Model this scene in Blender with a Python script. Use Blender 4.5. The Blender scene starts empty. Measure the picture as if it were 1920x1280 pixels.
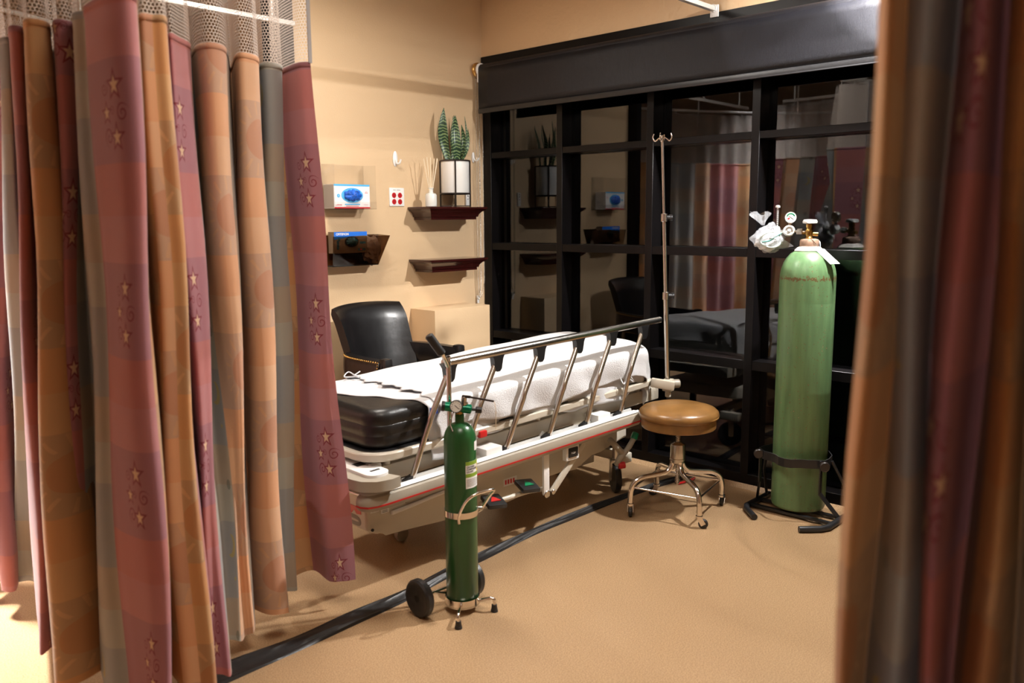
import bpy, bmesh, math, random
from mathutils import Vector, Matrix
random.seed(7)
PI = math.pi
SC = bpy.context.scene
COL = SC.collection
R_ = math.radians

# ------------------------------------------------------------------ camera, world, lights, exposure
def cam():
    yaw, pit, rol = R_(46.74), R_(8.43), R_(-0.405)
    f = Vector((math.sin(yaw)*math.cos(pit), math.cos(yaw)*math.cos(pit), -math.sin(pit)))
    r = Vector((math.cos(yaw), -math.sin(yaw), 0)); u = r.cross(f)
    R = r*math.cos(rol)+u*math.sin(rol); U = -r*math.sin(rol)+u*math.cos(rol)
    c = bpy.data.cameras.new('camera'); o = bpy.data.objects.new('camera', c); COL.objects.link(o)
    m = Matrix((R, U, -f)).transposed().to_4x4(); m.translation = Vector((0, 0, 1.4)); o.matrix_world = m
    c.sensor_width = 36; c.lens = 1564.2*36/1920
    c.dof.use_dof = True; c.dof.focus_distance = 4.0; c.dof.aperture_fstop = 2.6; c.clip_start = .05
    SC.camera = o
cam()
w = bpy.data.worlds.new('world'); SC.world = w; w.use_nodes = True
w.node_tree.nodes['Background'].inputs[0].default_value = (1.0, .93, .85, 1)
w.node_tree.nodes['Background'].inputs[1].default_value = 0.03
SC.view_settings.view_transform = 'Standard'; SC.view_settings.look = 'None'
SC.view_settings.gamma = 1; SC.view_settings.exposure = 0.22; SC.view_settings.use_curve_mapping = False

CEIL = 2.78
KEY = (3.62, 1.22, 2.57)
FILLS = [  # x, y, size, watts, colour
    (1.2, 1.1, .8, 24, (1.0, .90, .78), 180),
    (0.45, 3.65, .5, 80, (1.0, .97, .94), 75),
    (2.15, 2.85, .6, 34, (1.0, .93, .84), 180),
]
def area(name, loc, size, watts, col, shape='DISK', spread=PI):
    l = bpy.data.lights.new(name, 'AREA'); l.shape = shape; l.size = size; l.energy = watts; l.color = col; l.spread = spread
    o = bpy.data.objects.new(name, l); COL.objects.link(o); o.location = loc
    return o
area('downlight_beam', KEY, .085, 760, (1.0, .975, .945))
for i, (x, y, s, wt, c, sp_) in enumerate(FILLS):
    area('panel_glow', (x, y, CEIL-.035), s, wt, c, spread=R_(sp_))

# ------------------------------------------------------------------ materials
def nmat(name):
    m = bpy.data.materials.new(name); m.use_nodes = True
    return m, m.node_tree, m.node_tree.nodes['Principled BSDF']
def M(name, col, rough=.5, metal=0, bump=0, bscale=60, vary=0, vscale=8, spec=.5, coat=0, trans=0, alpha=1, ior=1.5, stretch=None):
    m, nt, b = nmat(name)
    b.inputs['Base Color'].default_value = (*col, 1); b.inputs['Roughness'].default_value = rough
    b.inputs['Metallic'].default_value = metal; b.inputs['Specular IOR Level'].default_value = spec
    b.inputs['Coat Weight'].default_value = coat; b.inputs['Transmission Weight'].default_value = trans
    b.inputs['Alpha'].default_value = alpha; b.inputs['IOR'].default_value = ior
    tc = nt.nodes.new('ShaderNodeTexCoord'); src = tc.outputs['Object']
    if stretch:
        mp = nt.nodes.new('ShaderNodeMapping'); mp.inputs['Scale'].default_value = stretch
        nt.links.new(src, mp.inputs['Vector']); src = mp.outputs['Vector']
    if vary:
        n = nt.nodes.new('ShaderNodeTexNoise'); n.inputs['Scale'].default_value = vscale; n.inputs['Detail'].default_value = 6
        nt.links.new(src, n.inputs['Vector'])
        r = nt.nodes.new('ShaderNodeValToRGB'); e = r.color_ramp.elements
        e[0].position = .3; e[1].position = .7
        e[0].color = (*[c*(1-vary) for c in col], 1); e[1].color = (*[min(1, c*(1+vary)) for c in col], 1)
        nt.links.new(n.outputs['Fac'], r.inputs['Fac']); nt.links.new(r.outputs['Color'], b.inputs['Base Color'])
    if bump:
        n = nt.nodes.new('ShaderNodeTexNoise'); n.inputs['Scale'].default_value = bscale; n.inputs['Detail'].default_value = 4
        nt.links.new(src, n.inputs['Vector'])
        bp = nt.nodes.new('ShaderNodeBump'); bp.inputs['Strength'].default_value = bump; bp.inputs['Distance'].default_value = .01
        nt.links.new(n.outputs['Fac'], bp.inputs['Height']); nt.links.new(bp.outputs['Normal'], b.inputs['Normal'])
    return m
class E:  # tiny arithmetic layer over Math nodes
    def __init__(s, nt, v): s.nt = nt; s.v = v
    def op(s, o, *a):
        n = s.nt.nodes.new('ShaderNodeMath'); n.operation = o
        for i, x in enumerate((s,)+a):
            v = x.v if isinstance(x, E) else x
            if isinstance(v, (int, float)): n.inputs[i].default_value = v
            else: s.nt.links.new(v, n.inputs[i])
        return E(s.nt, n.outputs[0])
    def __add__(s, o): return s.op('ADD', o)
    def __sub__(s, o): return s.op('SUBTRACT', o)
    def __mul__(s, o): return s.op('MULTIPLY', o)
    def __truediv__(s, o): return s.op('DIVIDE', o)
    def lt(s, o): return s.op('LESS_THAN', o)
    def gt(s, o): return s.op('GREATER_THAN', o)
    def frac(s): return s.op('FRACT')
    def abs(s): return s.op('ABSOLUTE')
    def sin(s): return s.op('SINE')
    def max(s, o): return s.op('MAXIMUM', o)
    def min(s, o): return s.op('MINIMUM', o)
    def floor(s): return s.op('FLOOR')
def hypot(a, b): return (a*a+b*b).op('SQRT')
def mixc(nt, fac, c1, c2):
    n = nt.nodes.new('ShaderNodeMix'); n.data_type = 'RGBA'
    nt.links.new(fac.v, n.inputs[0])
    for c, i in ((c1, 6), (c2, 7)):
        if isinstance(c, tuple): n.inputs[i].default_value = (*c, 1)
        else: nt.links.new(c, n.inputs[i])
    return n.outputs[2]
def uvxy(nt):
    u = nt.nodes.new('ShaderNodeUVMap'); s = nt.nodes.new('ShaderNodeSeparateXYZ'); nt.links.new(u.outputs[0], s.inputs[0])
    return E(nt, s.outputs[0]), E(nt, s.outputs[1])
def star(nt, x, y, cx, cy, R, rot=0.0):
    dx, dy = x-cx, y-cy
    a = dy.op('ARCTAN2', dx)
    k = 2*PI/5
    t = ((a+(10*PI-PI/2+k/2+rot))/k).frac()*k-k/2
    t = t.abs(); be = k/2; r = R*.42
    den = t.sin()*R+(t*-1+be).sin()*r
    rho = (den*0+R*r*math.sin(be))/den
    q = hypot(dx, dy)/rho
    return q.lt(.72), q.lt(1.35)*q.gt(.95)
def swirl(nt, x, y, cx, cy, R, sgn=1, ph=0.0):
    dx, dy = (x-cx)*sgn, y-cy
    rr = hypot(dx, dy); a = dy.op('ARCTAN2', dx)/(2*PI)+.5+ph
    f = (a-rr/(R*.62)+4).frac()
    return (f-.5).abs().lt(.13)*rr.lt(R)*rr.gt(R*.1)
def cloth_mat(kind):
    base = {'k': (.41, .17, .175), 'p': (.66, .40, .245), 'o': (.53, .30, .14), 'g': (.37, .35, .305), 'd': (.22, .16, .11)}[kind]  # d is fold shade put into the cloth colour as dark brown
    m, nt, b = nmat('curtain_cloth_'+{'k': 'rose', 'p': 'peach', 'o': 'gold', 'g': 'sage', 'd': 'fold_shade'}[kind])
    x, y = uvxy(nt)
    P = .47
    yy = (y/P).frac()*P           # 0..P, motif centred near P/2
    band = (y/P).frac()
    c = mixc(nt, band.lt(.5)*1.0, base, tuple(v*f for v, f in zip(base, (.80, .84, .95))))
    c = mixc(nt, band.gt(.74)*1.0, c, tuple(v*f for v, f in zip(base, (1.0, .88, .8))))
    if kind == 'k':
        fill = None; line = None
        for cx, cy, R in ((.018, .175, .030), (-.032, .115, .023), (.016, .058, .028)):
            f_, l_ = star(nt, x, yy, cx, cy, R)
            fill = f_ if fill is None else fill.max(f_); line = l_ if line is None else line.max(l_)
        for cx, cy, R, sg, ph in ((-.028, .060, .024, 1, 0), (.045, .112, .022, -1, .3), (-.036, .170, .018, 1, .5), (0, .118, .012, 1, .2)):
            line = line.max(swirl(nt, x, yy, cx, cy, R, sg, ph))
        c = mixc(nt, line, c, (.20, .035, .045)); c = mixc(nt, fill, c, (.62, .42, .27))
    elif kind in 'po':
        r = hypot(x-.03, yy-.12); a = (yy-.12).op('ARCTAN2', x-.03)
        disc = r.lt(.062)
        ray = ((a*(16/(2*PI))+20).frac()-.5).abs().lt(.12)*r.gt(.075)*r.lt(.115)
        c = mixc(nt, disc*.38, c, (.50, .17, .08) if kind == 'p' else (.42, .13, .03)); c = mixc(nt, ray*.35, c, (.70, .40, .20))
    elif kind == 'g':
        r1 = hypot(x, yy-.16); r2 = hypot(x+.018, yy-.165)
        c = mixc(nt, r1.lt(.036)*r2.gt(.032), c, (.40, .32, .14))
        f_, l_ = star(nt, x, yy, .02, .06, .013); c = mixc(nt, f_, c, (.45, .36, .12))
        c = mixc(nt, hypot(x-.02, yy-.35).lt(.016)*.6, c, (.12, .14, .12))
    # woven thread, fine bump
    n = nt.nodes.new('ShaderNodeTexNoise'); n.inputs['Scale'].default_value = 240; n.inputs['Detail'].default_value = 3
    tc = nt.nodes.new('ShaderNodeTexCoord'); nt.links.new(tc.outputs['Object'], n.inputs['Vector'])
    bp = nt.nodes.new('ShaderNodeBump'); bp.inputs['Strength'].default_value = .15; bp.inputs['Distance'].default_value = .002
    nt.links.new(n.outputs['Fac'], bp.inputs['Height']); nt.links.new(bp.outputs['Normal'], b.inputs['Normal'])
    nt.links.new(c, b.inputs['Base Color']); b.inputs['Roughness'].default_value = .8; b.inputs['Specular IOR Level'].default_value = .2
    b.inputs['Sheen Weight'].default_value = .15
    tr = nt.nodes.new('ShaderNodeBsdfTranslucent'); nt.links.new(c, tr.inputs['Color'])
    mx = nt.nodes.new('ShaderNodeMixShader'); mx.inputs[0].default_value = .11
    out = nt.nodes['Material Output']
    nt.links.new(b.outputs[0], mx.inputs[1]); nt.links.new(tr.outputs[0], mx.inputs[2]); nt.links.new(mx.outputs[0], out.inputs[0])
    return m
def mesh_mat():
    m, nt, b = nmat('curtain_honeycomb_net')
    x, y = uvxy(nt)
    a = .0105
    u, v = x/a, y/(a*1.732)
    def d(off):
        p = ((u+off).frac()-.5)*a; q = ((v+off).frac()-.5)*(a*1.732)
        return hypot(p, q)
    hole = d(0.0).min(d(.5)).lt(a*.40)
    b.inputs['Base Color'].default_value = (.74, .66, .60, 1); b.inputs['Roughness'].default_value = .7
    t = nt.nodes.new('ShaderNodeBsdfTransparent'); mx = nt.nodes.new('ShaderNodeMixShader')
    tr = nt.nodes.new('ShaderNodeBsdfTranslucent'); tr.inputs[0].default_value = (.74, .66, .60, 1)
    m2 = nt.nodes.new('ShaderNodeMixShader'); m2.inputs[0].default_value = .3
    nt.links.new(b.outputs[0], m2.inputs[1]); nt.links.new(tr.outputs[0], m2.inputs[2])
    nt.links.new(hole.v, mx.inputs[0]); nt.links.new(m2.outputs[0], mx.inputs[1]); nt.links.new(t.outputs[0], mx.inputs[2])
    nt.links.new(mx.outputs[0], nt.nodes['Material Output'].inputs[0])
    return m
def floor_mat():
    m, nt, b = nmat('speckled_resin_floor')
    tc = nt.nodes.new('ShaderNodeTexCoord')
    def noise(s, d=2):
        n = nt.nodes.new('ShaderNodeTexNoise'); n.inputs['Scale'].default_value = s; n.inputs['Detail'].default_value = d
        nt.links.new(tc.outputs['Object'], n.inputs['Vector']); return n
    n1 = noise(260, 3); r = nt.nodes.new('ShaderNodeValToRGB'); e = r.color_ramp.elements
    e[0].position = .36; e[0].color = (.32, .19, .098, 1); e[1].position = .62; e[1].color = (.54, .365, .205, 1)
    nt.links.new(n1.outputs['Fac'], r.inputs['Fac'])
    n2 = noise(2.2, 4)
    mx = nt.nodes.new('ShaderNodeMix'); mx.data_type = 'RGBA'; mx.blend_type = 'MULTIPLY'; mx.inputs[0].default_value = .35
    r2 = nt.nodes.new('ShaderNodeValToRGB'); r2.color_ramp.elements[0].color = (.8, .8, .8, 1)
    nt.links.new(n2.outputs['Fac'], r2.inputs['Fac'])
    nt.links.new(r.outputs['Color'], mx.inputs[6]); nt.links.new(r2.outputs['Color'], mx.inputs[7])
    nt.links.new(mx.outputs[2], b.inputs['Base Color'])
    b.inputs['Roughness'].default_value = .30; b.inputs['Specular IOR Level'].default_value = .45
    n3 = noise(85, 2); bp = nt.nodes.new('ShaderNodeBump'); bp.inputs['Strength'].default_value = .16; bp.inputs['Distance'].default_value = .003
    nt.links.new(n3.outputs['Fac'], bp.inputs['Height']); nt.links.new(bp.outputs['Normal'], b.inputs['Normal'])
    return m
def facing_fresnel(nt, r0):
    lw = nt.nodes.new('ShaderNodeLayerWeight'); lw.inputs[0].default_value = .5
    return E(nt, lw.outputs['Facing']).op('POWER', 5.0)*(1-r0)+r0
def glass_dark():
    m, nt, b = nmat('night_window_glass')
    g = nt.nodes.new('ShaderNodeBsdfGlossy'); g.inputs['Roughness'].default_value = .008; g.inputs['Color'].default_value = (1, 1, 1, 1)
    t = nt.nodes.new('ShaderNodeBsdfTransparent'); t.inputs[0].default_value = (.55, .57, .6, 1)
    f = facing_fresnel(nt, .062)
    mx = nt.nodes.new('ShaderNodeMixShader'); nt.links.new(f.v, mx.inputs[0])
    nt.links.new(t.outputs[0], mx.inputs[1]); nt.links.new(g.outputs[0], mx.inputs[2])
    nt.links.new(mx.outputs[0], nt.nodes['Material Output'].inputs[0]); return m
def clear_mat(name, tint=(.97, .97, .97), ior=1.45, rough=.02, dens=1.0):
    m, nt, b = nmat(name)
    g = nt.nodes.new('ShaderNodeBsdfGlossy'); g.inputs['Roughness'].default_value = rough
    t = nt.nodes.new('ShaderNodeBsdfTransparent'); t.inputs[0].default_value = (*tint, 1)
    f = facing_fresnel(nt, ((ior-1)/(ior+1))**2)
    mx = nt.nodes.new('ShaderNodeMixShader'); nt.links.new(f.v, mx.inputs[0])
    nt.links.new(t.outputs[0], mx.inputs[1]); nt.links.new(g.outputs[0], mx.inputs[2])
    nt.links.new(mx.outputs[0], nt.nodes['Material Output'].inputs[0]); return m
def leaf_mat():
    m, nt, b = nmat('snake_plant_leaf')
    x, y = uvxy(nt)
    n = nt.nodes.new('ShaderNodeTexNoise'); n.inputs['Scale'].default_value = 30; n.inputs['Detail'].default_value = 3
    tc = nt.nodes.new('ShaderNodeTexCoord'); nt.links.new(tc.outputs['Object'], n.inputs['Vector'])
    w_ = (y*330+E(nt, n.outputs['Fac'])*9+x*x*3).sin()
    c = mixc(nt, w_.gt(.1), (.010, .036, .018), (.07, .14, .05))
    c = mixc(nt, w_.gt(.75), c, (.20, .28, .13))
    nt.links.new(c, b.inputs['Base Color']); b.inputs['Roughness'].default_value = .35
    return m
def tank_mat(name, base, rust=0, zr=1.118):
    m, nt, b = nmat(name)
    tc = nt.nodes.new('ShaderNodeTexCoord'); sp = nt.nodes.new('ShaderNodeSeparateXYZ'); nt.links.new(tc.outputs['Object'], sp.inputs[0])
    mp = nt.nodes.new('ShaderNodeMapping'); mp.inputs['Scale'].default_value = (14, 14, 1.4); nt.links.new(tc.outputs['Object'], mp.inputs[0])
    n = nt.nodes.new('ShaderNodeTexNoise'); n.inputs['Scale'].default_value = 2.0; n.inputs['Detail'].default_value = 7
    nt.links.new(mp.outputs[0], n.inputs['Vector'])
    r = nt.nodes.new('ShaderNodeValToRGB'); e = r.color_ramp.elements; e[0].position = .35; e[1].position = .68
    e[0].color = (*[v*.78 for v in base], 1); e[1].color = (*[v*1.18 for v in base], 1)
    nt.links.new(n.outputs['Fac'], r.inputs['Fac']); c = r.outputs['Color']
    if rust:
        z = E(nt, sp.outputs[2])
        n2 = nt.nodes.new('ShaderNodeTexNoise'); n2.inputs['Scale'].default_value = 95; n2.inputs['Detail'].default_value = 5
        nt.links.new(tc.outputs['Object'], n2.inputs['Vector']); nf = E(nt, n2.outputs['Fac'])
        near = ((z-zr).abs()*-1/.016+1).max(0.0)
        low = (z*-1/.07+1).max(0.0)
        scr = E(nt, n.outputs['Fac'])
        fac = (nf+near*.24+low*.12).gt(.66)
        c = mixc(nt, fac*.8, c, (.13, .06, .022))
        spot = nf.gt(.71); c = mixc(nt, spot*.5, c, (.45, .55, .30))
    nt.links.new(c, b.inputs['Base Color']); b.inputs['Roughness'].default_value = .33 if rust else .28
    return m

MT = {}
MT['wall'] = M('tan_wall_paint', (.66, .475, .29), .42, bump=.10, bscale=130, spec=.4)
MT['wall2'] = M('tan_wall_paint_upper', (.62, .43, .25), .42, bump=.25, bscale=45, spec=.4)
MT['ceil'] = M('white_ceiling_tile', (.62, .58, .52), .9)
MT['floor'] = floor_mat()
MT['black_frame'] = M('black_painted_aluminium', (.0030, .0025, .0027), .34, spec=.22, bump=.05, bscale=200)
MT['shade'] = M('black_woven_blind', (.0060, .0060, .0085), .45, spec=.38, bump=.30, bscale=90, stretch=(1, 9, .35))
MT['glass'] = glass_dark()
MT['night'] = M('night_backdrop_black', (.004, .004, .005), .9)  # black for the added box behind the panes
MT['chrome'] = M('chrome', (.78, .74, .70), .12, 1)
MT['steel'] = M('brushed_steel', (.60, .57, .53), .24, 1, bump=.03, bscale=300)
MT['alu'] = M('white_aluminium_rail', (.72, .72, .70), .3, .3)
MT['plastic_black'] = M('black_plastic', (.012, .012, .013), .38)
MT['rubber'] = M('black_rubber', (.014, .013, .013), .42, bump=.1, bscale=60)
MT['vinyl'] = M('black_vinyl_mattress', (.008, .007, .0065), .38, bump=.08, bscale=70)
MT['leather'] = M('black_leather', (.005, .0045, .005), .33, bump=.22, bscale=11, spec=.6)
MT['leather_brown'] = M('dark_brown_leather', (.028, .016, .012), .30, bump=.2, bscale=40)
MT['brass'] = M('brass', (.60, .36, .12), .28, 1)
MT['beige'] = M('beige_enamel', (.56, .51, .42), .32, bump=.02)
MT['beige_d'] = M('beige_bumper_vinyl', (.34, .30, .24), .40)
MT['red'] = M('red_stripe', (.50, .012, .012), .4)
MT['green'] = M('green_plastic', (.0, .16, .06), .35)
MT['reg_green'] = M('green_anodised', (.0, .17, .085), .25, .35)
MT['grey'] = M('grey_print', (.20, .18, .145), .5)
MT['sheet'] = M('white_cotton_sheet', (.60, .61, .63), .85, bump=.25, bscale=22, spec=.2)
MT['blanket'] = M('white_thermal_blanket', (.61, .61, .62), .9, bump=.42, bscale=210, spec=.15)
MT['blue'] = M('blue_print', (.015, .045, .27), .5)
MT['tan_vinyl'] = M('tan_vinyl', (.215, .105, .030), .30, bump=.05, bscale=30, vary=.22, vscale=14)
MT['wood'] = M('dark_cherry_wood', (.036, .006, .005), .18, vary=.3, vscale=20, coat=.4, stretch=(1, 10, 10))
MT['white'] = M('white_plastic', (.80, .79, .77), .35)
MT['paper'] = M('white_paper', (.80, .79, .78), .6)
MT['redplug'] = M('red_outlet', (.45, .006, .01), .35)
MT['iron'] = M('dark_iron', (.018, .012, .010), .35)
MT['fabric_white'] = M('white_ceramic', (.80, .79, .76), .35)
MT['soil'] = M('moss', (.05, .03, .015), .9)
MT['reed'] = M('pale_reed', (.80, .68, .50), .7)
MT['clear'] = clear_mat('clear_acrylic')
MT['clearbag'] = M('clear_plastic_film', (.60, .62, .66), .12, alpha=.34, bump=.5, bscale=45, spec=.8)
MT['smoke'] = clear_mat('smoked_acrylic', (.56, .47, .39), 1.5, .05)
MT['frost'] = M('frosted_glass', (.80, .80, .76), .25, alpha=.85)
MT['glove'] = M('blue_nitrile_print', (.01, .10, .52), .45, vary=.7, vscale=60)
MT['glove2'] = M('teal_nitrile_print', (.03, .13, .18), .5, vary=.6, vscale=60)
MT['kraft'] = M('kraft_box_print', (.21, .15, .10), .6)
MT['sky'] = M('sky_blue_print', (.08, .42, .75), .5)
MT['boxside'] = M('box_side_print', (.45, .42, .40), .6)
MT['leaf'] = leaf_mat()
MT['tank_big'] = tank_mat('pale_green_cylinder_paint', (.115, .215, .095), 1)
MT['tank_small'] = tank_mat('dark_green_cylinder_paint', (.015, .090, .024))
MT['rustiron'] = M('rusty_collar', (.32, .20, .14), .6, vary=.3, vscale=60)
MT['whitepaint'] = M('chalky_white_paint', (.72, .66, .60), .6, vary=.15, vscale=50)
MT['goldbrass'] = M('aged_brass', (.42, .27, .08), .28, 1)
MT['labelgreen'] = M('lime_label', (.22, .36, .03), .5)
MT['yellow'] = M('yellow_label', (.75, .60, .02), .5)
MT['ink'] = M('black_ink', (.02, .02, .02), .6)
MT['inkgrey'] = M('grey_ink', (.22, .21, .20), .6)
MT['redink'] = M('red_ink', (.55, .02, .03), .6)
MT['gauge'] = M('gauge_face', (.78, .80, .76), .4)
MT['lamp'] = M('lamp_trim', (.8, .8, .8), .4)
MT['wovengrey'] = M('binding_tape', (.35, .33, .33), .7)
CL = {k: cloth_mat(k) for k in 'kpogd'}
MT['net'] = mesh_mat()

# ------------------------------------------------------------------ mesh helpers
OFF = {}
class MB:
    def __init__(s): s.v = []; s.f = []; s.uv = {}; s.mi = []
    def add(s, vs, fs, mi=0):
        o = len(s.v); s.v += [tuple(v) for v in vs]; s.f += [tuple(i+o for i in f) for f in fs]; s.mi += [mi]*len(fs); return s
    def bm(s, b, mat=None):
        b.verts.ensure_lookup_table(); b.verts.index_update()
        vs = [(mat @ v.co if mat else v.co.copy()) for v in b.verts]
        s.add(vs, [[v.index for v in f.verts] for f in b.faces]); b.free(); return s
    def box(s, c, d, rz=0, bev=0, mat=None, seg=2):
        b = bmesh.new(); bmesh.ops.create_cube(b, size=1)
        bmesh.ops.scale(b, vec=d, verts=b.verts)
        if bev: bmesh.ops.bevel(b, geom=b.edges[:], offset=bev, segments=seg, affect='EDGES', profile=.6)
        m = Matrix.Translation(c) @ Matrix.Rotation(rz, 4, 'Z') if mat is None else Matrix.Translation(c) @ mat
        return s.bm(b, m)
    def bar(s, p, q, wd, th, bev=0, up=(0, 0, 1)):
        p, q = Vector(p), Vector(q); x = (q-p); L = x.length; x.normalize()
        y = Vector(up).cross(x); y = y.normalized() if y.length > 1e-5 else Vector((0, 1, 0)); z = x.cross(y)
        return s.box((p+q)/2, (L, wd, th), bev=bev, mat=Matrix((x, y, z)).transposed().to_4x4())
    def tube(s, pts, r, n=14, smooth=0, closed=False, flat=None):
        P = [Vector(p) for p in pts]
        rs = list(r) if isinstance(r, (list, tuple)) else [r]*len(P)
        if smooth:
            Q = []; rq = []
            N = len(P); rng = range(N if closed else N-1)
            for i in rng:
                g = (lambda k: P[k % N]) if closed else (lambda k: P[max(0, min(N-1, k))])
                p0, p1, p2, p3 = g(i-1), g(i), g(i+1), g(i+2)
                for j in range(smooth):
                    t = j/smooth
                    Q.append(.5*((2*p1)+(p2-p0)*t+(2*p0-5*p1+4*p2-p3)*t*t+(3*p1-p0-3*p2+p3)*t**3))
                    rq.append(rs[i % N]*(1-t)+rs[(i+1) % N]*t)
            if not closed: Q.append(P[-1]); rq.append(rs[-1])
            P, rs = Q, rq
        N = len(P); nrm = None; vs = []
        for i, p in enumerate(P):
            if closed: t = P[(i+1) % N]-P[i-1]
            else: t = P[min(N-1, i+1)]-P[max(0, i-1)]
            t.normalize()
            if nrm is None:
                nrm = t.orthogonal().normalized()
                if flat is not None: nrm = (Vector(flat)-t*Vector(flat).dot(t)).normalized()
            nrm = (nrm-t*nrm.dot(t)).normalized(); bn = t.cross(nrm)
            for k in range(n):
                a = 2*PI*k/n; vs.append(p+(nrm*math.cos(a)+bn*math.sin(a))*rs[i])
        fs = []
        for i in range(N if closed else N-1):
            for k in range(n):
                a, b_ = i*n+k, i*n+(k+1) % n; c, d = ((i+1) % N)*n+(k+1) % n, ((i+1) % N)*n+k
                fs.append((a, b_, c, d))
        if not closed: fs.append(tuple(range(n))[::-1]); fs.append(tuple((N-1)*n+k for k in range(n)))
        return s.add(vs, fs)
    def cyl(s, p, q, r, n=24, r2=None, bev=0):
        p, q = Vector(p), Vector(q); d = (q-p).normalized()
        r2 = r if r2 is None else r2
        if bev: return s.tube([p, p+d*1e-5, p+d*bev, q-d*bev, q-d*1e-5, q], [r-bev, r-bev, r, r2, r2-bev, r2-bev], n)
        return s.tube([p, q], [r, r2], n)
    def lathe(s, prof, c, ax=(0, 0, 1), n=48):
        z = Vector(ax).normalized(); x = z.orthogonal().normalized(); y = z.cross(x); c = Vector(c)
        vs = []; fs = []
        for r, h in prof:
            for k in range(n):
                a = 2*PI*k/n; vs.append(c+z*h+(x*math.cos(a)+y*math.sin(a))*r)
        for i in range(len(prof)-1):
            for k in range(n):
                a, b_ = i*n+k, i*n+(k+1) % n; fs.append((a, b_, b_+n, a+n))
        fs.append(tuple(range(n))[::-1]); fs.append(tuple((len(prof)-1)*n+k for k in range(n)))
        return s.add(vs, fs)
    def ball(s, c, r, n=12, sc=(1, 1, 1)):
        b = bmesh.new(); bmesh.ops.create_uvsphere(b, u_segments=n, v_segments=max(6, n//2+2), radius=r)
        return s.bm(b, Matrix.Translation(c) @ Matrix.Diagonal((*sc, 1)))
    def prism(s, poly, p0, ex, ey, ez, h):  # poly in (ex,ey) plane, extruded h along ez
        p0, ex, ey, ez = Vector(p0), Vector(ex), Vector(ey), Vector(ez); n = len(poly)
        vs = [p0+ex*a+ey*b for a, b in poly]+[p0+ex*a+ey*b+ez*h for a, b in poly]
        fs = [tuple(range(n))[::-1], tuple(range(n, 2*n))]+[(i, (i+1) % n, n+(i+1) % n, n+i) for i in range(n)]
        return s.add(vs, fs)
    def grid(s, fn, nu, nv, mi=None, thick=0):
        vs = [fn(i/nu, j/nv) for j in range(nv+1) for i in range(nu+1)]
        fs = [(j*(nu+1)+i, j*(nu+1)+i+1, (j+1)*(nu+1)+i+1, (j+1)*(nu+1)+i) for j in range(nv) for i in range(nu)]
        return s.add(vs, fs)
    def build(s, name, mats, parent=None, loc=None, ang=38, uv=None, solid=0):
        me = bpy.data.meshes.new(name)
        if parent is not None: o3 = OFF[parent.name]
        else:
            o3 = Vector(loc) if loc is not None else Vector((0, 0, 0))
        me.from_pydata([Vector(v)-o3 for v in s.v], [], s.f)
        for m in (mats if isinstance(mats, (list, tuple)) else [mats]): me.materials.append(m)
        if any(s.mi): me.polygons.foreach_set('material_index', s.mi)
        bmx = bmesh.new(); bmx.from_mesh(me); bmesh.ops.recalc_face_normals(bmx, faces=bmx.faces[:]) if not uv else None
        bmx.to_mesh(me); bmx.free()
        me.polygons.foreach_set('use_smooth', [True]*len(me.polygons))
        try: me.set_sharp_from_angle(angle=R_(ang))
        except Exception: pass
        if uv:
            l = me.uv_layers.new(name='UVMap')
            for lp in me.loops: l.data[lp.index].uv = uv[lp.vertex_index]
        me.update()
        o = bpy.data.objects.new(name, me); COL.objects.link(o)
        if parent is not None: o.parent = parent
        else: o.location = o3
        OFF[o.name] = o3
        if solid:
            md = o.modifiers.new('thickness', 'SOLIDIFY'); md.thickness = solid; md.offset = 0
        return o
def tag(o, label=None, cat=None, group=None, kind=None):
    if label: o['label'] = label
    if cat: o['category'] = cat
    if group: o['group'] = group
    if kind: o['kind'] = kind
    return o
def thing(name, label, cat, loc, group=None, kind=None):
    o = bpy.data.objects.new(name, None); COL.objects.link(o); o.location = loc; o.empty_display_size = .1
    OFF[o.name] = Vector(loc); return tag(o, label, cat, group, kind)
def part(name, mb, mat, parent, label=None, **k):
    o = mb.build(name, mat, parent, **k)
    if label: o['label'] = label
    return o
def text(body, size, p, ex, ey, mat, parent, name='lettering', align='LEFT', depth=.0003, bold=0):
    c = bpy.data.curves.new(name, 'FONT'); c.body = body; c.size = size; c.align_x = align; c.extrude = depth; c.offset = bold
    t = bpy.data.objects.new('tmp_text', c); COL.objects.link(t)
    dg = bpy.context.evaluated_depsgraph_get(); dg.update()
    me = bpy.data.meshes.new_from_object(t.evaluated_get(dg)); bpy.data.objects.remove(t)
    ex, ey = Vector(ex).normalized(), Vector(ey).normalized(); ez = ex.cross(ey)
    m = Matrix((ex, ey, ez)).transposed().to_4x4(); m.translation = Vector(p)-OFF[parent.name]
    me.transform(m); me.materials.clear(); me.materials.append(mat); me.name = name
    o = bpy.data.objects.new(name, me); COL.objects.link(o); o.parent = parent; OFF[o.name] = OFF[parent.name]
    return o
K = 1.00775
def W3(x, y, z): return Vector((x*K, y*K, 1.4+(z-1.4)*K))

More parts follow.
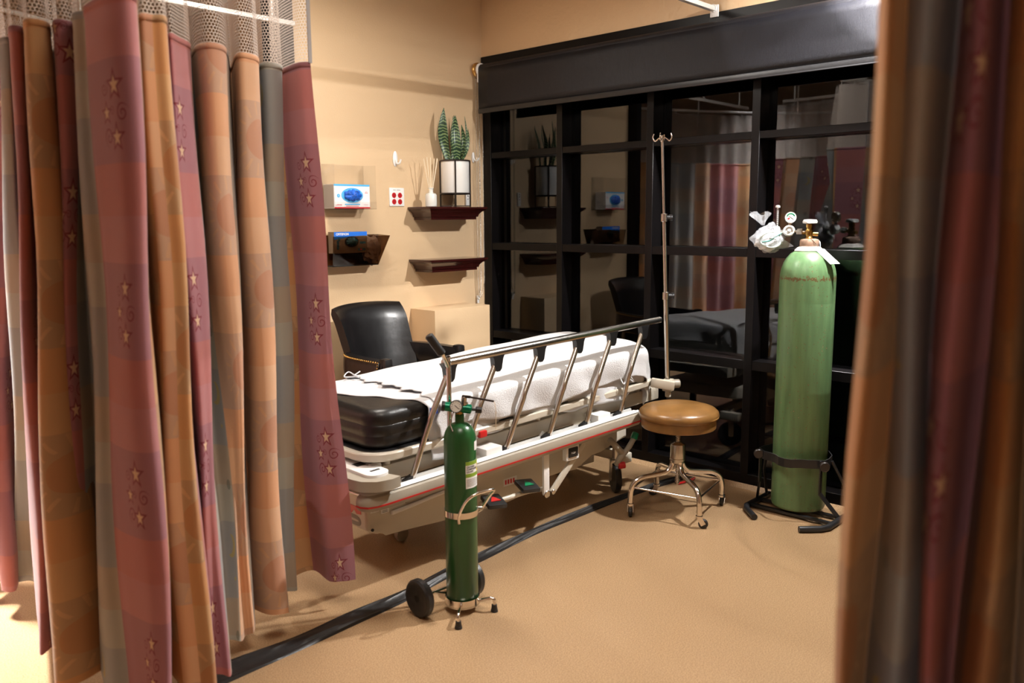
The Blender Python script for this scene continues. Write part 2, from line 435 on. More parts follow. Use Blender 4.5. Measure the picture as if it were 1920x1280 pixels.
# ------------------------------------------------------------------ the setting
XW, YW = 3.88, 3.90
def S(name, mb, mat, **k): return tag(mb.build(name, mat, **k), kind='structure')
S('floor', MB().box((.2, 1.9, -.05), (7.6, 9.0, .1)), MT['floor'])
S('ceiling', MB().box((.2, 1.9, CEIL+.05), (7.6, 9.0, .1)), MT['ceil'])
S('wall_back', MB().box(((2.46+4.1)/2, YW+.06, CEIL/2), (4.1-2.46, .12, CEIL)), MT['wall'])
m = MB().box((XW+.07, 1.9, (2.405+CEIL)/2), (.14, 4.0, CEIL-2.405))
m.box((XW+.07, -1.3, CEIL/2), (.14, 2.4, CEIL)); S('wall_right', m, MT['wall2'])
S('wall_left', MB().box((-2.6, 1.9, CEIL/2), (.1, 9, CEIL)), MT['wall'])
S('wall_front', MB().box((.6, -2.55, CEIL/2), (6.6, .1, CEIL)), MT['wall'])
S('wall_far', MB().box((.6, 6.35, CEIL/2), (6.6, .1, CEIL)), MT['wall'])
S('wall_side', MB().box((2.9, 5.2, CEIL/2), (.1, 2.3, CEIL)), MT['wall'])
m = MB().box((2.43, YW+.02, CEIL/2), (.06, .20, CEIL)); S('trim_1', m, MT['black_frame'])
# boxed-in pipe chase under the shelves
m = MB().box((W3(3.4525, 3.76, .4275).x, (3.68+YW)/2, .43), (.46, YW-3.68, .862), bev=.004); S('trim_2', m, MT['wall'])
S('baseboard_right', MB().prism([(0, 0), (.022, .022), (.05, .022), (.05, 0)], (XW-.022, -.1, 0), (1, 0, 0), (0, 0, 1), (0, 1, 0), 3.99), MT['floor'])
S('night_backdrop', MB().box((7.6, 2, 1.3), (.1, 12, 4)).box((5.8, 8, 1.3), (3.6, .1, 4)).box((5.8, -4, 1.3), (3.6, .1, 4)).box((5.8, 2, 3.2), (3.7, 12, .1)).box((5.82, 2, -.06), (3.6, 12, .1)), MT['night'])  # added dark box outside the window, hides world light behind the glass

win = thing('window_1', None, None, (XW, 2.0, 0), kind='structure')
FD = .12
def fbox(y0, y1, z0, z1, x0=XW, x1=XW+FD): return MB().box(((x0+x1)/2, (y0+y1)/2, (z0+z1)/2), (x1-x0, y1-y0, z1-z0), bev=.0015, seg=1)
part('frame_head', fbox(-.1, YW-.005, 2.31, 2.405, XW-.012), MT['black_frame'], win)
part('frame_sill', fbox(-.1, YW-.005, .02, .075), MT['black_frame'], win)
part('frame_jamb', fbox(3.825, YW-.003, .02, 2.31), MT['black_frame'], win)
part('frame_jamb', fbox(-.1, -.055, .02, 2.31), MT['black_frame'], win)
MY = [3.234-(.6165*i) for i in range(6)]
MY[0] = 3.256
for y in MY:
    part('mullion', fbox(y-.022, y+.022, .07, 2.31), MT['black_frame'], win)
edges = [3.83]+MY+[-.06]
ZT = [(1.775, 1.812), (1.196, 1.241), (.622, .67)]
for i in range(len(edges)-1):
    a, b = edges[i+1]+(.02 if i < len(edges)-2 else 0), edges[i]-(.02 if i else 0)
    for z0, z1 in ZT:
        part('transom', fbox(a, b, z0, z1, XW+.004), MT['black_frame'], win)
    zs = [.07]+[z for t in ZT[::-1] for z in t]+[2.31]
    for j in range(0, 8, 2):
        z0, z1 = zs[j], zs[j+1]
        part('pane', MB().box((XW+.092, (a+b)/2, (z0+z1)/2), (.004, b-a+.01, z1-z0+.01)), MT['glass'], win)

# ------------------------------------------------------------------ roller blind
XB = XW-.05
bl = thing('roller_blind', 'wide black roller blind partly lowered over the dark window wall', 'blind', (XB, 2.0, 2.3))
part('roller_tube', MB().cyl((XB, .05, 2.318), (XB, 3.845, 2.318), .034, 28), MT['shade'], bl)
def shf(u, v):
    return Vector((XB-.034+.004*math.sin(v*3)*0, .06+u*3.785, 2.322-v*.25))
part('blind_fabric', MB().grid(shf, 40, 6), MT['shade'], bl, solid=.0015)
part('hem_bar', MB().box((XB-.034, 1.95, 2.062), (.016, 3.79, .030), bev=.006), MT['plastic_black'], bl)
m = MB().cyl((XB, 3.846, 2.318), (XB, 3.866, 2.318), .042, 28, bev=.005).box((XB-.004, 3.858, 2.285), (.05, .012, .09), bev=.005)
part('end_bracket', m, MT['white'], bl, 'white plastic end bracket')
part('drive_wheel', MB().cyl((XB-.01, 3.866, 2.318), (XB-.01, 3.885, 2.318), .046, 28, bev=.004), MT['brass'], bl)
m = MB()
for (x, y) in ((3.795, 3.868), (3.812, 3.862), (3.83, 3.874), (3.845, 3.862)):
    z = 2.29
    while z > .885+.0:
        k = max(0, (1.02-z)/.14); cx = 3.806
        m.ball((x*(1-k*k)+cx*k*k, y, z), .0034, 6); z -= .0095
part('bead_chain', m, MT['steel'], bl)
part('chain_tensioner', MB().box((3.806, 3.885, .875), (.016, .012, .05), bev=.003).cyl((3.806, 3.89, .885), (3.806, 3.872, .885), .009, 14), MT['white'], bl)

# ------------------------------------------------------------------ ceiling curtain tracks
def track(name, label, a, b, rods, bracket=None):
    a, b = Vector(a), Vector(b)
    t = thing(name, label, 'curtain track', a)
    part('rail', MB().bar(a, b, .026, .022, bev=.002), MT['alu'], t)
    for r in rods:
        p = a.lerp(b, r); part('hanger_rod', MB().cyl(p, (p.x, p.y, CEIL), .008, 10).cyl((p.x, p.y, CEIL-.012), (p.x, p.y, CEIL), .022, 14), MT['alu'], t)
    if bracket: part('wall_bracket', MB().box(bracket, (.012, .045, .06), bev=.005).cyl(Vector(bracket)+Vector((-.02, 0, .012)), Vector(bracket)+Vector((0, 0, .012)), .018, 16), MT['white'], t)
    return t
track('curtain_track', 'white ceiling track fixed to the top of the black window frame', (1.25, 2.235, 2.418), (XW-.016, 2.235, 2.418), (.05, .45), (XW-.018, 2.235, 2.409))
track('curtain_track', 'white ceiling track seen through the net top of the left curtain', (.9, 3.72, 2.352), (2.40, 3.72, 2.352), (.1, .5, .92))

# ------------------------------------------------------------------ curtains
def catm(p0, p1, p2, p3, t): return .5*((2*p1)+(p2-p0)*t+(2*p0-5*p1+4*p2-p3)*t*t+(3*p1-p0-3*p2+p3)*t**3)
def curtain(name, label, group, ctrl, T, B, ZT_, sub=7, rows=16, vph=0.0, edge=False):
    pts = []
    N = len(ctrl)
    for i in range(N-1):
        g = lambda k: ctrl[max(0, min(N-1, k))]
        for j in range(sub):
            t = j/sub
            pts.append((*[catm(g(i-1)[c], g(i)[c], g(i+1)[c], g(i+2)[c], t) for c in range(4)], ctrl[i][4], i))
    pts.append((*ctrl[-1][:4], ctrl[-1][4], N-1))
    n = len(pts)
    # runs of one colour, arc length from the run's middle
    d = [0.0]
    for i in range(1, n): d.append(d[-1]+math.hypot(pts[i][0]-pts[i-1][0], pts[i][1]-pts[i-1][1]))
    cen = [0]*n; ridx = [0]*n; i = 0; r = 0
    while i < n:
        j = i
        while j+1 < n and pts[j+1][4] == pts[i][4]: j += 1
        for k in range(i, j+1): cen[k] = (d[i]+d[min(j+1, n-1)])/2; ridx[k] = r
        jj = j
        while jj > i and jj % sub: jj -= 1
        if jj > i:
            for k in range(i, j+1): cen[k] = (d[i]+d[jj])/2
        r += 1; i = j+1
    root = thing(name, label, 'curtain', (pts[0][0], pts[0][1], 0), group)
    def strip(z0, z1, nr, off=0.0):
        vs, fs, uv, mi = [], [], [], []
        order = 'kpogd'
        for i in range(n-1):
            for r_ in range(nr+1):
                z = z0+(z1-z0)*r_/nr
                for q in (i, i+1):
                    a = pts[q]; t = (T-z)/(T-B)
                    x = a[0]+(a[2]-a[0])*t; y = a[1]+(a[3]-a[1])*t
                    wob = .006*math.sin(z*5+d[q]*9)*max(0, min(1, t*3))
                    vs.append((x+wob, y-wob, z+(.010*math.sin(d[q]*13) if z < B+.002 else 0)))
                    uv.append((cen[i]-d[q], z+vph+ridx[i]*.117))
            b = i*(nr+1)*2
            for r_ in range(nr):
                fs.append((b+r_*2, b+r_*2+1, b+r_*2+3, b+r_*2+2)); mi.append(order.index(pts[i][4]))
        return vs, fs, uv, mi
    vs, fs, uv, mi = strip(B, T, rows)
    mb = MB(); mb.v, mb.f, mb.mi = vs, fs, mi
    fb = mb.build('curtain_cloth', [CL[k] for k in 'kpogd'], root, uv=uv, ang=180)
    # merge duplicated columns for smooth shading
    bmx = bmesh.new(); bmx.from_mesh(fb.data); bmesh.ops.remove_doubles(bmx, verts=bmx.verts, dist=1e-5); bmx.to_mesh(fb.data); bmx.free()
    vs, fs, uv, mi = strip(T-.013, T+.003, 2)
    mb = MB(); mb.v, mb.f, mb.mi = vs, fs, mi
    hm = mb.build('top_hem', [CL[k] for k in 'kpogd'], root, uv=uv, ang=180)
    bmx = bmesh.new(); bmx.from_mesh(hm.data); bmesh.ops.remove_doubles(bmx, verts=bmx.verts, dist=1e-5); bmx.to_mesh(hm.data); bmx.free()
    hm.modifiers.new('thickness', 'SOLIDIFY').thickness = .003; hm.modifiers['thickness'].offset = 0
    # net
    nr = 6; vs = []; fs = []; uv = []
    mx = [sum(p[0] for p in pts[max(0, i-9):i+10])/len(pts[max(0, i-9):i+10]) for i in range(n)]
    my = [sum(p[1] for p in pts[max(0, i-9):i+10])/len(pts[max(0, i-9):i+10]) for i in range(n)]
    for r_ in range(nr+1):
        z = T+(ZT_-T)*r_/nr; t = r_/nr*.35
        for i in range(n):
            vs.append((pts[i][0]*(1-t)+mx[i]*t, pts[i][1]*(1-t)+my[i]*t, z)); uv.append((d[i], z))
    for r_ in range(nr):
        for i in range(n-1): fs.append((r_*n+i, r_*n+i+1, (r_+1)*n+i+1, (r_+1)*n+i))
    mb = MB(); mb.v, mb.f, mb.mi = vs, fs, [0]*len(fs)
    mb.build('net_panel', MT['net'], root, uv=uv, ang=180)
    if edge:
        p = pts[0]
        part('edge_binding', MB().bar((p[0], p[1], T), (p[0], p[1], ZT_), .004, .012), MT['wovengrey'], root)
    # track line and carriers above
    tr = [Vector((mx[i], my[i], ZT_+.03)) for i in range(0, n, 6)]
    h0 = None
    for i in range(0, n, 12):
        if h0 is None: h0 = part('carrier_hook', MB().cyl((mx[i], my[i], ZT_-.01), (mx[i], my[i], ZT_+.03), .003, 6), MT['alu'], root); i0 = i; continue
        h = h0.copy(); COL.objects.link(h); h.parent = root; h.location = (mx[i]-mx[i0], my[i]-my[i0], 0)
    return root, tr
CURTAIN = [  # points marked d colour the deep valleys dark, as shade between pleats
    (1.598,2.391,1.702,2.398,'k'), (1.577,2.426,1.653,2.411,'k'), (1.595,2.531,1.614,2.441,'k'), (1.613,2.6,1.639,2.577,'o'),
    (1.591,2.621,1.558,2.583,'o'), (1.575,2.522,1.529,2.495,'g'), (1.516,2.486,1.498,2.497,'g'), (1.5,2.528,1.468,2.511,'g'),
    (1.575,2.696,1.43,2.49,'g'), (1.452,2.458,1.4,2.358,'p'), (1.384,2.403,1.343,2.363,'p'), (1.363,2.436,1.327,2.437,'p'),
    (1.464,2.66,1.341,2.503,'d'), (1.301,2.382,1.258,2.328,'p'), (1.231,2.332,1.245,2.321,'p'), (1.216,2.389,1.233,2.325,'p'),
    (1.261,2.524,1.194,2.282,'g'), (1.291,2.617,1.148,2.303,'g'), (1.201,2.404,1.079,2.156,'k'), (1.132,2.329,1.061,2.159,'k'),
    (1.089,2.295,1.044,2.177,'k'), (1.128,2.413,1.072,2.287,'k'), (1.007,2.133,1.009,2.109,'o'), (0.967,2.126,0.971,2.126,'p'),
    (0.942,2.135,0.936,2.157,'o'), (0.966,2.24,0.952,2.265,'o'), (0.864,1.972,0.887,2.1,'k'), (0.815,1.983,0.844,2.111,'k'),
    (0.817,2.142,0.83,2.18,'k'), (0.834,2.198,0.825,2.243,'g'), (0.83,2.263,0.794,2.296,'g'), (0.914,2.45,0.835,2.457,'g'),
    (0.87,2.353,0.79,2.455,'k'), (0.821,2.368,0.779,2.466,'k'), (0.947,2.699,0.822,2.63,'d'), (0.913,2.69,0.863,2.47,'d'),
    (0.832,2.425,0.844,2.439,'o'), (0.781,2.375,0.75,2.403,'o'), (0.77,2.427,0.695,2.435,'o'), (0.862,2.678,0.789,2.667,'k'),
    (0.791,2.501,0.761,2.655,'k'), (0.765,2.527,0.736,2.672,'k'), (0.854,2.791,0.818,2.972,'g'), (0.803,2.656,0.897,3.215,'g'),
    (0.796,2.722,0.857,3.285,'g'), (0.866,2.891,0.895,3.395,'k'), (0.807,2.86,0.857,3.622,'k'), (0.819,3.058,0.83,3.77,'k'),
]

CURTAIN = CURTAIN[:-2]+[(.868, 3.05, .82, 3.20, 'k'), (.79, 3.12, .79, 3.25, 'g'), (.87, 3.20, .85, 3.33, 'g'), (.79, 3.26, .79, 3.40, 'p'), (.87, 3.34, .86, 3.47, 'o'), (.79, 3.41, .79, 3.52, 'k'), (.86, 3.48, .85, 3.60, 'k')]
_, tr = curtain('cubicle_curtain', 'pleated rose, gold and sage hospital curtain with net top, hanging at left', None, CURTAIN, 1.90, .10, 2.36, edge=True)
t = thing('curtain_track', 'curved ceiling track above the left curtain', 'curtain track', tr[0])
part('rail', MB().tube(tr, .012, 8, smooth=2), MT['alu'], t)
for i in (2, len(tr)//2, len(tr)-3): part('hanger_rod', MB().cyl(tr[i], (tr[i].x, tr[i].y, CEIL), .008, 10), MT['alu'], t)
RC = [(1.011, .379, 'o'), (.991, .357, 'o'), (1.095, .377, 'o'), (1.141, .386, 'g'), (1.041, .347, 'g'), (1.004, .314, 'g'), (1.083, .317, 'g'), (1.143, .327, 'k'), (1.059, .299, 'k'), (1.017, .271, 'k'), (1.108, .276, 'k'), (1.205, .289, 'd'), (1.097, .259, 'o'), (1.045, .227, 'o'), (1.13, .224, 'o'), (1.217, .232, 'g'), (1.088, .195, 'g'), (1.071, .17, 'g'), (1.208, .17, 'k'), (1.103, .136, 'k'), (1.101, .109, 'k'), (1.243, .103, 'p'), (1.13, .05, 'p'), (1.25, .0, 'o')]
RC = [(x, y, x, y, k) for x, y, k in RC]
_, tr = curtain('cubicle_curtain', 'blurred pleated gold, sage and rose hospital curtain in the near right foreground', None, RC, 1.90, .10, 2.36, vph=.2)
t = thing('curtain_track', 'ceiling track above the right foreground curtain', 'curtain track', tr[0])
part('rail', MB().tube(tr, .012, 8), MT['alu'], t)
for i in (1, len(tr)-2): part('hanger_rod', MB().cyl(tr[i], (tr[i].x, tr[i].y, CEIL), .008, 10), MT['alu'], t)
# the curtain across the room, seen in the dark glass
FP = [(2.15, 4.95), (1.75, 4.75), (1.3, 4.55), (.7, 4.25), (.1, 3.9), (-.25, 3.5), (-.42, 3.0), (-.5, 2.4), (-.55, 1.6), (-.58, .8)]
seq = 'kggpookggpkkoggpokkg'; FC = []
cnt = 0
for i in range(len(FP)-1):
    a, b = Vector((*FP[i], 0)), Vector((*FP[i+1], 0)); L = (b-a).length; nn = max(2, int(L/.075)); dr = (b-a).normalized(); nm = Vector((-dr.y, dr.x, 0))
    for j in range(nn):
        p = a.lerp(b, j/nn)+nm*(.032*(1 if cnt % 2 else -1))
        FC.append((p.x, p.y, p.x, p.y, seq[(cnt//2) % len(seq)])); cnt += 1
_, tr = curtain('cubicle_curtain', 'pleated striped hospital curtain reflected in the dark window panes', None, FC, 1.90, .25, 2.36, sub=4, rows=8, vph=.1)
t = thing('curtain_track', 'ceiling track reflected at the top of the dark window panes', 'curtain track', tr[0])
part('rail', MB().tube(tr, .012, 8), MT['alu'], t)
for i in range(3, len(tr), 9): part('hanger_rod', MB().cyl(tr[i], (tr[i].x, tr[i].y, CEIL), .009, 10), MT['alu'], t)

# ceiling downlight body around the main lamp and panels around the others
t = thing('downlight', 'round ceiling downlight above the window wall, out of frame', 'light', (KEY[0], KEY[1], CEIL))
part('trim_ring', MB().lathe([(.05, 0), (.075, 0), (.08, .02), (.08, CEIL-KEY[2]), (.05, CEIL-KEY[2])], (KEY[0], KEY[1], KEY[2]), n=32), MT['lamp'], t)
for i, (x, y, s, wt, c) in enumerate([q_[:5] for q_ in FILLS]):
    t = tag(MB().lathe([(s*.5, 0), (s*.56, 0), (s*.58, .02), (s*.5, .03)], (x, y, CEIL-.03), n=32).build('ceiling_light', MT['lamp'], loc=(x, y, CEIL)), 'round ceiling light out of frame, fitting number %d of its row' % (i+1) if 0 else ['round ceiling light in front of the bed foot, out of frame', 'large round ceiling light behind the left curtain, out of frame', 'round ceiling light over the bed, out of frame'][i], 'light')

# ------------------------------------------------------------------ things on the back wall
EX, EZ = Vector((1, 0, 0)), Vector((0, 0, 1))
NY = Vector((0, -1, 0))
# shelves
def shelf(label, zt):
    x0, x1 = 3.243, 3.715; d = .205; t = thing('wall_shelf', label, 'shelf', ((x0+x1)/2, YW, zt), 'dark cherry ledge shelves on the tan wall')
    part('shelf_board', MB().box(((x0+x1)/2, YW-d/2, zt-.007), (x1-x0, d, .014), bev=.003), MT['wood'], t)
    prof = [(0, 0), (.004, -.006), (.018, -.014), (.032, -.030), (.036, -.045), (.044, -.048), (.044, -.062)]
    vs = []; 
    for ins, dz in prof:
        vs += [(x0+.006+ins, YW, zt-.014+dz), (x0+.006+ins, YW-d+.006+ins, zt-.014+dz), (x1-.006-ins, YW-d+.006+ins, zt-.014+dz), (x1-.006-ins, YW, zt-.014+dz)]
    fs = []
    for i in range(len(prof)-1):
        for k in range(4): fs.append((i*4+k, i*4+(k+1) % 4, (i+1)*4+(k+1) % 4, (i+1)*4+k))
    n = len(prof)-1; fs.append((n*4, n*4+1, n*4+2, n*4+3)); fs.append((0, 1, 2, 3))
    part('crown_moulding', MB().add(vs, fs), MT['wood'], t)
shelf('dark cherry ledge shelf holding the plant and reed diffuser', 1.4675)
shelf('empty dark cherry ledge shelf, the lower of the two', 1.157)
ZS = 1.4675
# reed diffuser
bx, by = 3.335, 3.79
t = thing('reed_diffuser', 'white frosted bottle with pale reeds standing on the upper shelf', 'diffuser', (bx, by, ZS))
part('bottle', MB().lathe([(.028, 0), (.033, .003), (.034, .012), (.034, .066), (.030, .076), (.014, .082), (.013, .086), (.013, .104), (.016, .106), (.016, .111), (.010, .111)], (bx, by, ZS+.0005), n=36), MT['frost'], t)
for dx, dy in ((-.052, .0), (-.018, .01), (.042, .012), (.052, -.006), (.036, -.02), (.02, .02)):
    part('reed', MB().cyl((bx-dx*.12, by-dy*.12, ZS+.01), (bx+dx, by+dy, ZS+.295-abs(dx)*.3), .0022, 8), MT['reed'], t)
# planter
px_, py_ = 3.535, 3.793
t = thing('planter', 'white cylinder planter in a black metal stand on the upper shelf', 'planter', (px_, py_, ZS))
part('pot', MB().lathe([(.0, .082), (.083, .082), (.086, .086), (.086, .275), (.080, .275), (.080, .262), (0, .262)], (px_, py_, ZS), n=56), MT['fabric_white'], t)
part('soil', MB().lathe([(0, .255), (.079, .255), (.079, .265), (.03, .270), (0, .27)], (px_, py_, ZS), n=32), MT['soil'], t)
def ring(z, r=.0905, th=.0045): return MB().tube([(px_+r*math.cos(a*PI/24), py_+r*math.sin(a*PI/24), ZS+z) for a in range(48)], th, 8, closed=True)
part('top_ring', ring(.276), MT['iron'], t); part('bottom_ring', ring(.080), MT['iron'], t)
base = math.atan2(-py_, -px_)
for k in range(4):
    a = base+k*PI/2+.02
    c, s_ = math.cos(a)*.0905, math.sin(a)*.0905
    part('leg', MB().bar((px_+c, py_+s_, ZS+.001), (px_+c, py_+s_, ZS+.277), .007, .007), MT['iron'], t)
part('foot_cross', MB().bar((px_-.0905*math.cos(base), py_-.0905*math.sin(base), ZS+.006), (px_+.0905*math.cos(base), py_+.0905*math.sin(base), ZS+.006), .006, .006).bar((px_-.0905*math.cos(base+PI/2), py_-.0905*math.sin(base+PI/2), ZS+.006), (px_+.0905*math.cos(base+PI/2), py_+.0905*math.sin(base+PI/2), ZS+.006), .006, .006), MT['iron'], t)
# snake plant: leaves (base offset r/f, tip r/f/height, width, twist); r = to the right as seen facing the wall
t = thing('snake_plant', 'banded dark green snake plant rising from the white planter', 'plant', (px_, py_, ZS+.26))
Rv, Fv = Vector((.685, -.728, 0)), Vector((.728, .685, 0))
def leaf(b, tip, h, wd, tw=0., bend=0.0, f0=0.0):
    n = 22; m = MB(); uv = []
    vs = []
    for i in range(n+1):
        q = i/n; p = Vector((px_, py_, ZS+.25))+Rv*(b+(tip-b)*q+bend*math.sin(q*PI))+Fv*(f0*(1+q*.8))+EZ*(h*q)
        ww = wd*(.42+.58*min(1, q/.45)**.8 if q < .45 else 1)*(1 if q < .55 else max(0.02, 1-((q-.55)/.45)**1.7))
        for k in range(7):
            e = (k-3)/3; ang = tw+e*.5
            vs.append(p+(Rv*math.cos(tw)+Fv*math.sin(tw))*(e*ww/2)+(Fv*math.cos(tw)-Rv*math.sin(tw))*(-(e*e)*ww*.22+.01*math.sin(q*9+b*50)*.5))
            uv.append((e, q*h))
    fs = [(i*7+k, i*7+k+1, (i+1)*7+k+1, (i+1)*7+k) for i in range(n) for k in range(6)]
    m.add(vs, fs); o = m.build('leaf', MT['leaf'], t, uv=uv, ang=180, solid=.003)
leaf(-.030, -.058, .335, .058, .1, -.022, -.02)
leaf(-.016, -.006, .300, .050, -.35, .012, .02)
leaf(.020, .010, .290, .056, .25, -.006, -.025)
leaf(.030, .045, .24, .034, -.4, .018, .0)
leaf(.020, .060, .295, .014, .5, .03, .03)
leaf(.030, .082, .215, .020, .3, .022, -.01)
leaf(-.005, -.014, .30, .022, .8, .02, .05)
# outlet plate
p = W3(3.137, 3.87, 1.5245); t = thing('outlet_plate', 'white wall plate with four red outlets left of the upper shelf', 'outlet', (p.x, YW, p.z))
part('plate', MB().box((p.x, YW-.003, p.z), (.110, .006, .106), bev=.0025), MT['white'], t)
for dx in (-.022, .022):
    for dz in (-.0275, .0095):
        c = (p.x+dx, YW-.007, p.z+dz)
        o = part('outlet', MB().lathe([(0, -.002), (.0155, -.002), (.0155, .0005), (.0145, .0015), (0, .0015)], c, ax=NY, n=24), MT['redplug'], t)
        part('slot', MB().box((c[0]-.005, YW-.0088, c[2]+.003), (.0018, .001, .007)), MT['ink'], o)
        part('slot', MB().box((c[0]+.005, YW-.0088, c[2]+.003), (.0018, .001, .007)), MT['ink'], o)
        part('slot', MB().cyl((c[0], YW-.0084, c[2]-.006), (c[0], YW-.0092, c[2]-.006), .002, 10), MT['ink'], o)
part('engraving', MB().box((p.x-.018, YW-.0063, p.z+.040), (.020, .0006, .003)).box((p.x+.012, YW-.0063, p.z+.040), (.026, .0006, .003)), MT['inkgrey'], t)
# wall hooks
def hook(label, x, z, s=1.0):
    t = thing('wall_hook', label, 'hook', (x, YW, z), 'white adhesive wall hooks')
    m = MB().lathe([(0, -.002), (.016*s, -.002), (.017*s, .002), (.012*s, .007), (0, .009)], (0, 0, 0), ax=NY, n=28)
    m.v = [(x+a[0]*1.05, YW-.003+a[1], z+a[2]*2.6) for a in m.v]
    part('back_plate', m, MT['white'], t)
    part('prong', MB().tube([(x, YW-.008, z-.004*s), (x+.003, YW-.018, z-.028*s), (x+.008, YW-.034, z-.024*s), (x+.012, YW-.040, z-.004*s)], [.007*s, .0065*s, .006*s, .005*s], 10, smooth=5), MT['white'], t)
hook('white adhesive hook on the wall above the red outlets', 3.157, 1.745)
hook('white adhesive hook beside the blind chains, half behind the planter', 3.792, 1.782, .75)
# remote on the wall behind planter
p = W3(3.70, 3.87, 1.522); t = thing('remote_control', 'slim white remote clipped to the wall behind the planter', 'remote', (p.x, YW, p.z))
part('remote_body', MB().box((p.x, YW-.008, p.z), (.030, .015, .092), bev=.005), MT['white'], t)
for dz in (.03, .016, -.004): part('button', MB().cyl((p.x, YW-.0155, p.z+dz), (p.x, YW-.017, p.z+dz), .0045 if dz > 0 else .003, 12), MT['ink'], t)
# clear acrylic holder with glove box
x0, x1, z0, z1 = 2.648, 2.925, 1.452, 1.695
t = thing('glove_box_holder', 'clear acrylic wall holder above the smoked one, holding white glove box', 'holder', ((x0+x1)/2, YW, z0))
m = MB().box(((x0+x1)/2, YW-.004, (z0+z1)/2+.0), (x1-x0, .004, z1-z0), bev=.001)
part('back_panel', m, MT['clear'], t)
part('tray', MB().box(((x0+x1)/2, YW-.06, z0+.002), (x1-x0, .115, .004)).box(((x0+x1)/2, YW-.117, z0+.02), (x1-x0, .004, .04)), MT['clear'], t)
part('side_panel', MB().prism([(0, 0), (.115, 0), (.115, z1-z0-.004), (0, z1-z0)], (x0, YW, z0), (0, -1, 0), (0, 0, 1), (1, 0, 0), .003), MT['clear'], t)
part('side_panel', MB().prism([(0, 0), (.115, 0), (.115, z1-z0-.004), (0, z1-z0)], (x1-.003, YW, z0), (0, -1, 0), (0, 0, 1), (1, 0, 0), .003), MT['clear'], t)
part('lower_bracket', MB().box(((x0+x1)/2-.02, YW-.03, z0-.012), (.22, .05, .018), bev=.004), MT['clear'], t)
bx0, bx1, bz0, bz1, yb = 2.650, 2.886, z0+.0045, z0+.134, YW-.012
t = thing('glove_box', 'white box of blue gloves with red bottom edge in the clear holder', 'box', ((bx0+bx1)/2, yb, bz0))
dY = .095; yf = yb-dY
part('carton', MB().box(((bx0+bx1)/2, yb-dY/2, (bz0+bz1)/2), (bx1-bx0, dY, bz1-bz0)), MT['paper'], t)
f = .0008
cz = (bz0+bz1)/2+.006; cx = (bx0+bx1)/2
m = MB().lathe([(0, 0), (1, 0), (1, f), (0, f)], (0, 0, 0), ax=NY, n=40); m.v = [(cx+.0+a[0]*.072, yf-.0002+a[1]-f, cz+a[2]*.040) for a in m.v]
part('glove_opening', m, MT['sky'], t)
m = MB()
for i in range(9):
    a = i*.7; m.tube([(cx+.055*math.cos(a), yf-.003, cz+.028*math.sin(a)), (cx+.01*math.cos(a*2), yf-.011, cz+.006*math.sin(a*3)), (cx-.05*math.cos(a+.3), yf-.003, cz-.026*math.sin(a+.3))], [.010, .016, .010], 8, smooth=4)
part('gloves', m, MT['glove'], t)
part('top_band', MB().box((cx, yf-f/2, bz1-.005), (bx1-bx0, f, .010)), MT['sky'], t)
part('bottom_band', MB().box((cx, yf-f/2, bz0+.004), (bx1-bx0, f, .008)), MT['redink'], t)
part('side_print', MB().box((bx0-f/2, yb-dY/2, (bz0+bz1)/2), (f, dY-.006, bz1-bz0-.006)), MT['boxside'], t)
m = MB().lathe([(0, 0), (.010, 0), (.010, f), (0, f)], (bx0+.028, yf-f, cz-.003), ax=NY, n=20).box((cx, yf-f/2, bz0+.022), (.10, f, .006))
part('blue_print', m, MT['sky'], t)
m = MB()
for (a, b, c, d_) in ((-.0, .013, .085, .003), (-.09, .017, .04, .0015), (-.085, .021, .03, .0015), (.09, .020, .03, .0015), (.095, .085, .02, .003), (.095, .092, .014, .0015)):
    m.box((cx+a, yf-f/2, bz0+b), (c, f, d_))
part('small_print', m, MT['redink'], t)
text('1', .013, (bx0+.0245, yf-.002, cz-.0075), EX, EZ, MT['paper'], t)
# smoked holder with CRITERION box
z0, z1 = 1.142, 1.312; xa, xb, xc, xd = 2.64, 2.945, 2.63, 3.015
t = thing('file_holder', 'smoked acrylic wall pocket holding a blue and brown glove box', 'holder', (2.8, YW, z0))
def qd(y, x0_, x1_, x2_, x3_, za, zb, th):
    return MB().prism([(x0_, za), (x1_, za), (x2_, zb), (x3_, zb)], (0, y, 0), EX, EZ, (0, -1, 0), th)
part('back_panel', qd(YW-.001, xa, xb, xd, xc, z0, z1, .003), MT['smoke'], t)
# front panel, leaning outward
def lean(y0, y1, th): 
    m = MB()
    m.add([(xa, y0, z0), (xb, y0, z0), (xd, y1, z1-.006), (xc, y1, z1-.006), (xa, y0-th, z0), (xb, y0-th, z0), (xd, y1-th, z1-.006), (xc, y1-th, z1-.006)],
          [(0, 1, 2, 3), (4, 7, 6, 5), (0, 4, 5, 1), (1, 5, 6, 2), (2, 6, 7, 3), (3, 7, 4, 0)]); return m
part('front_panel', lean(YW-.085, YW-.110, .003), MT['smoke'], t)
part('floor_panel', MB().box(((xa+xb)/2, YW-.044, z0+.002), (xb-xa, .086, .004)), MT['plastic_black'], t)
part('side_panel', MB().add([(xb, YW, z0), (xb, YW-.087, z0), (xd, YW-.112, z1-.006), (xd, YW, z1), (xb+.003, YW, z0), (xb+.003, YW-.087, z0), (xd+.003, YW-.112, z1-.006), (xd+.003, YW, z1)], [(0, 1, 2, 3), (4, 7, 6, 5), (0, 4, 5, 1), (1, 5, 6, 2), (2, 6, 7, 3), (3, 7, 4, 0)]), MT['smoke'], t)
bx0, bx1, bz0, bz1, yb, dY = 2.662, 2.882, 1.214, 1.330, YW-.02, .055; yf = yb-dY; cx = (bx0+bx1)/2
t = thing('glove_box', 'brown and blue box of teal gloves in the smoked wall pocket', 'box', (cx, yb, bz0))
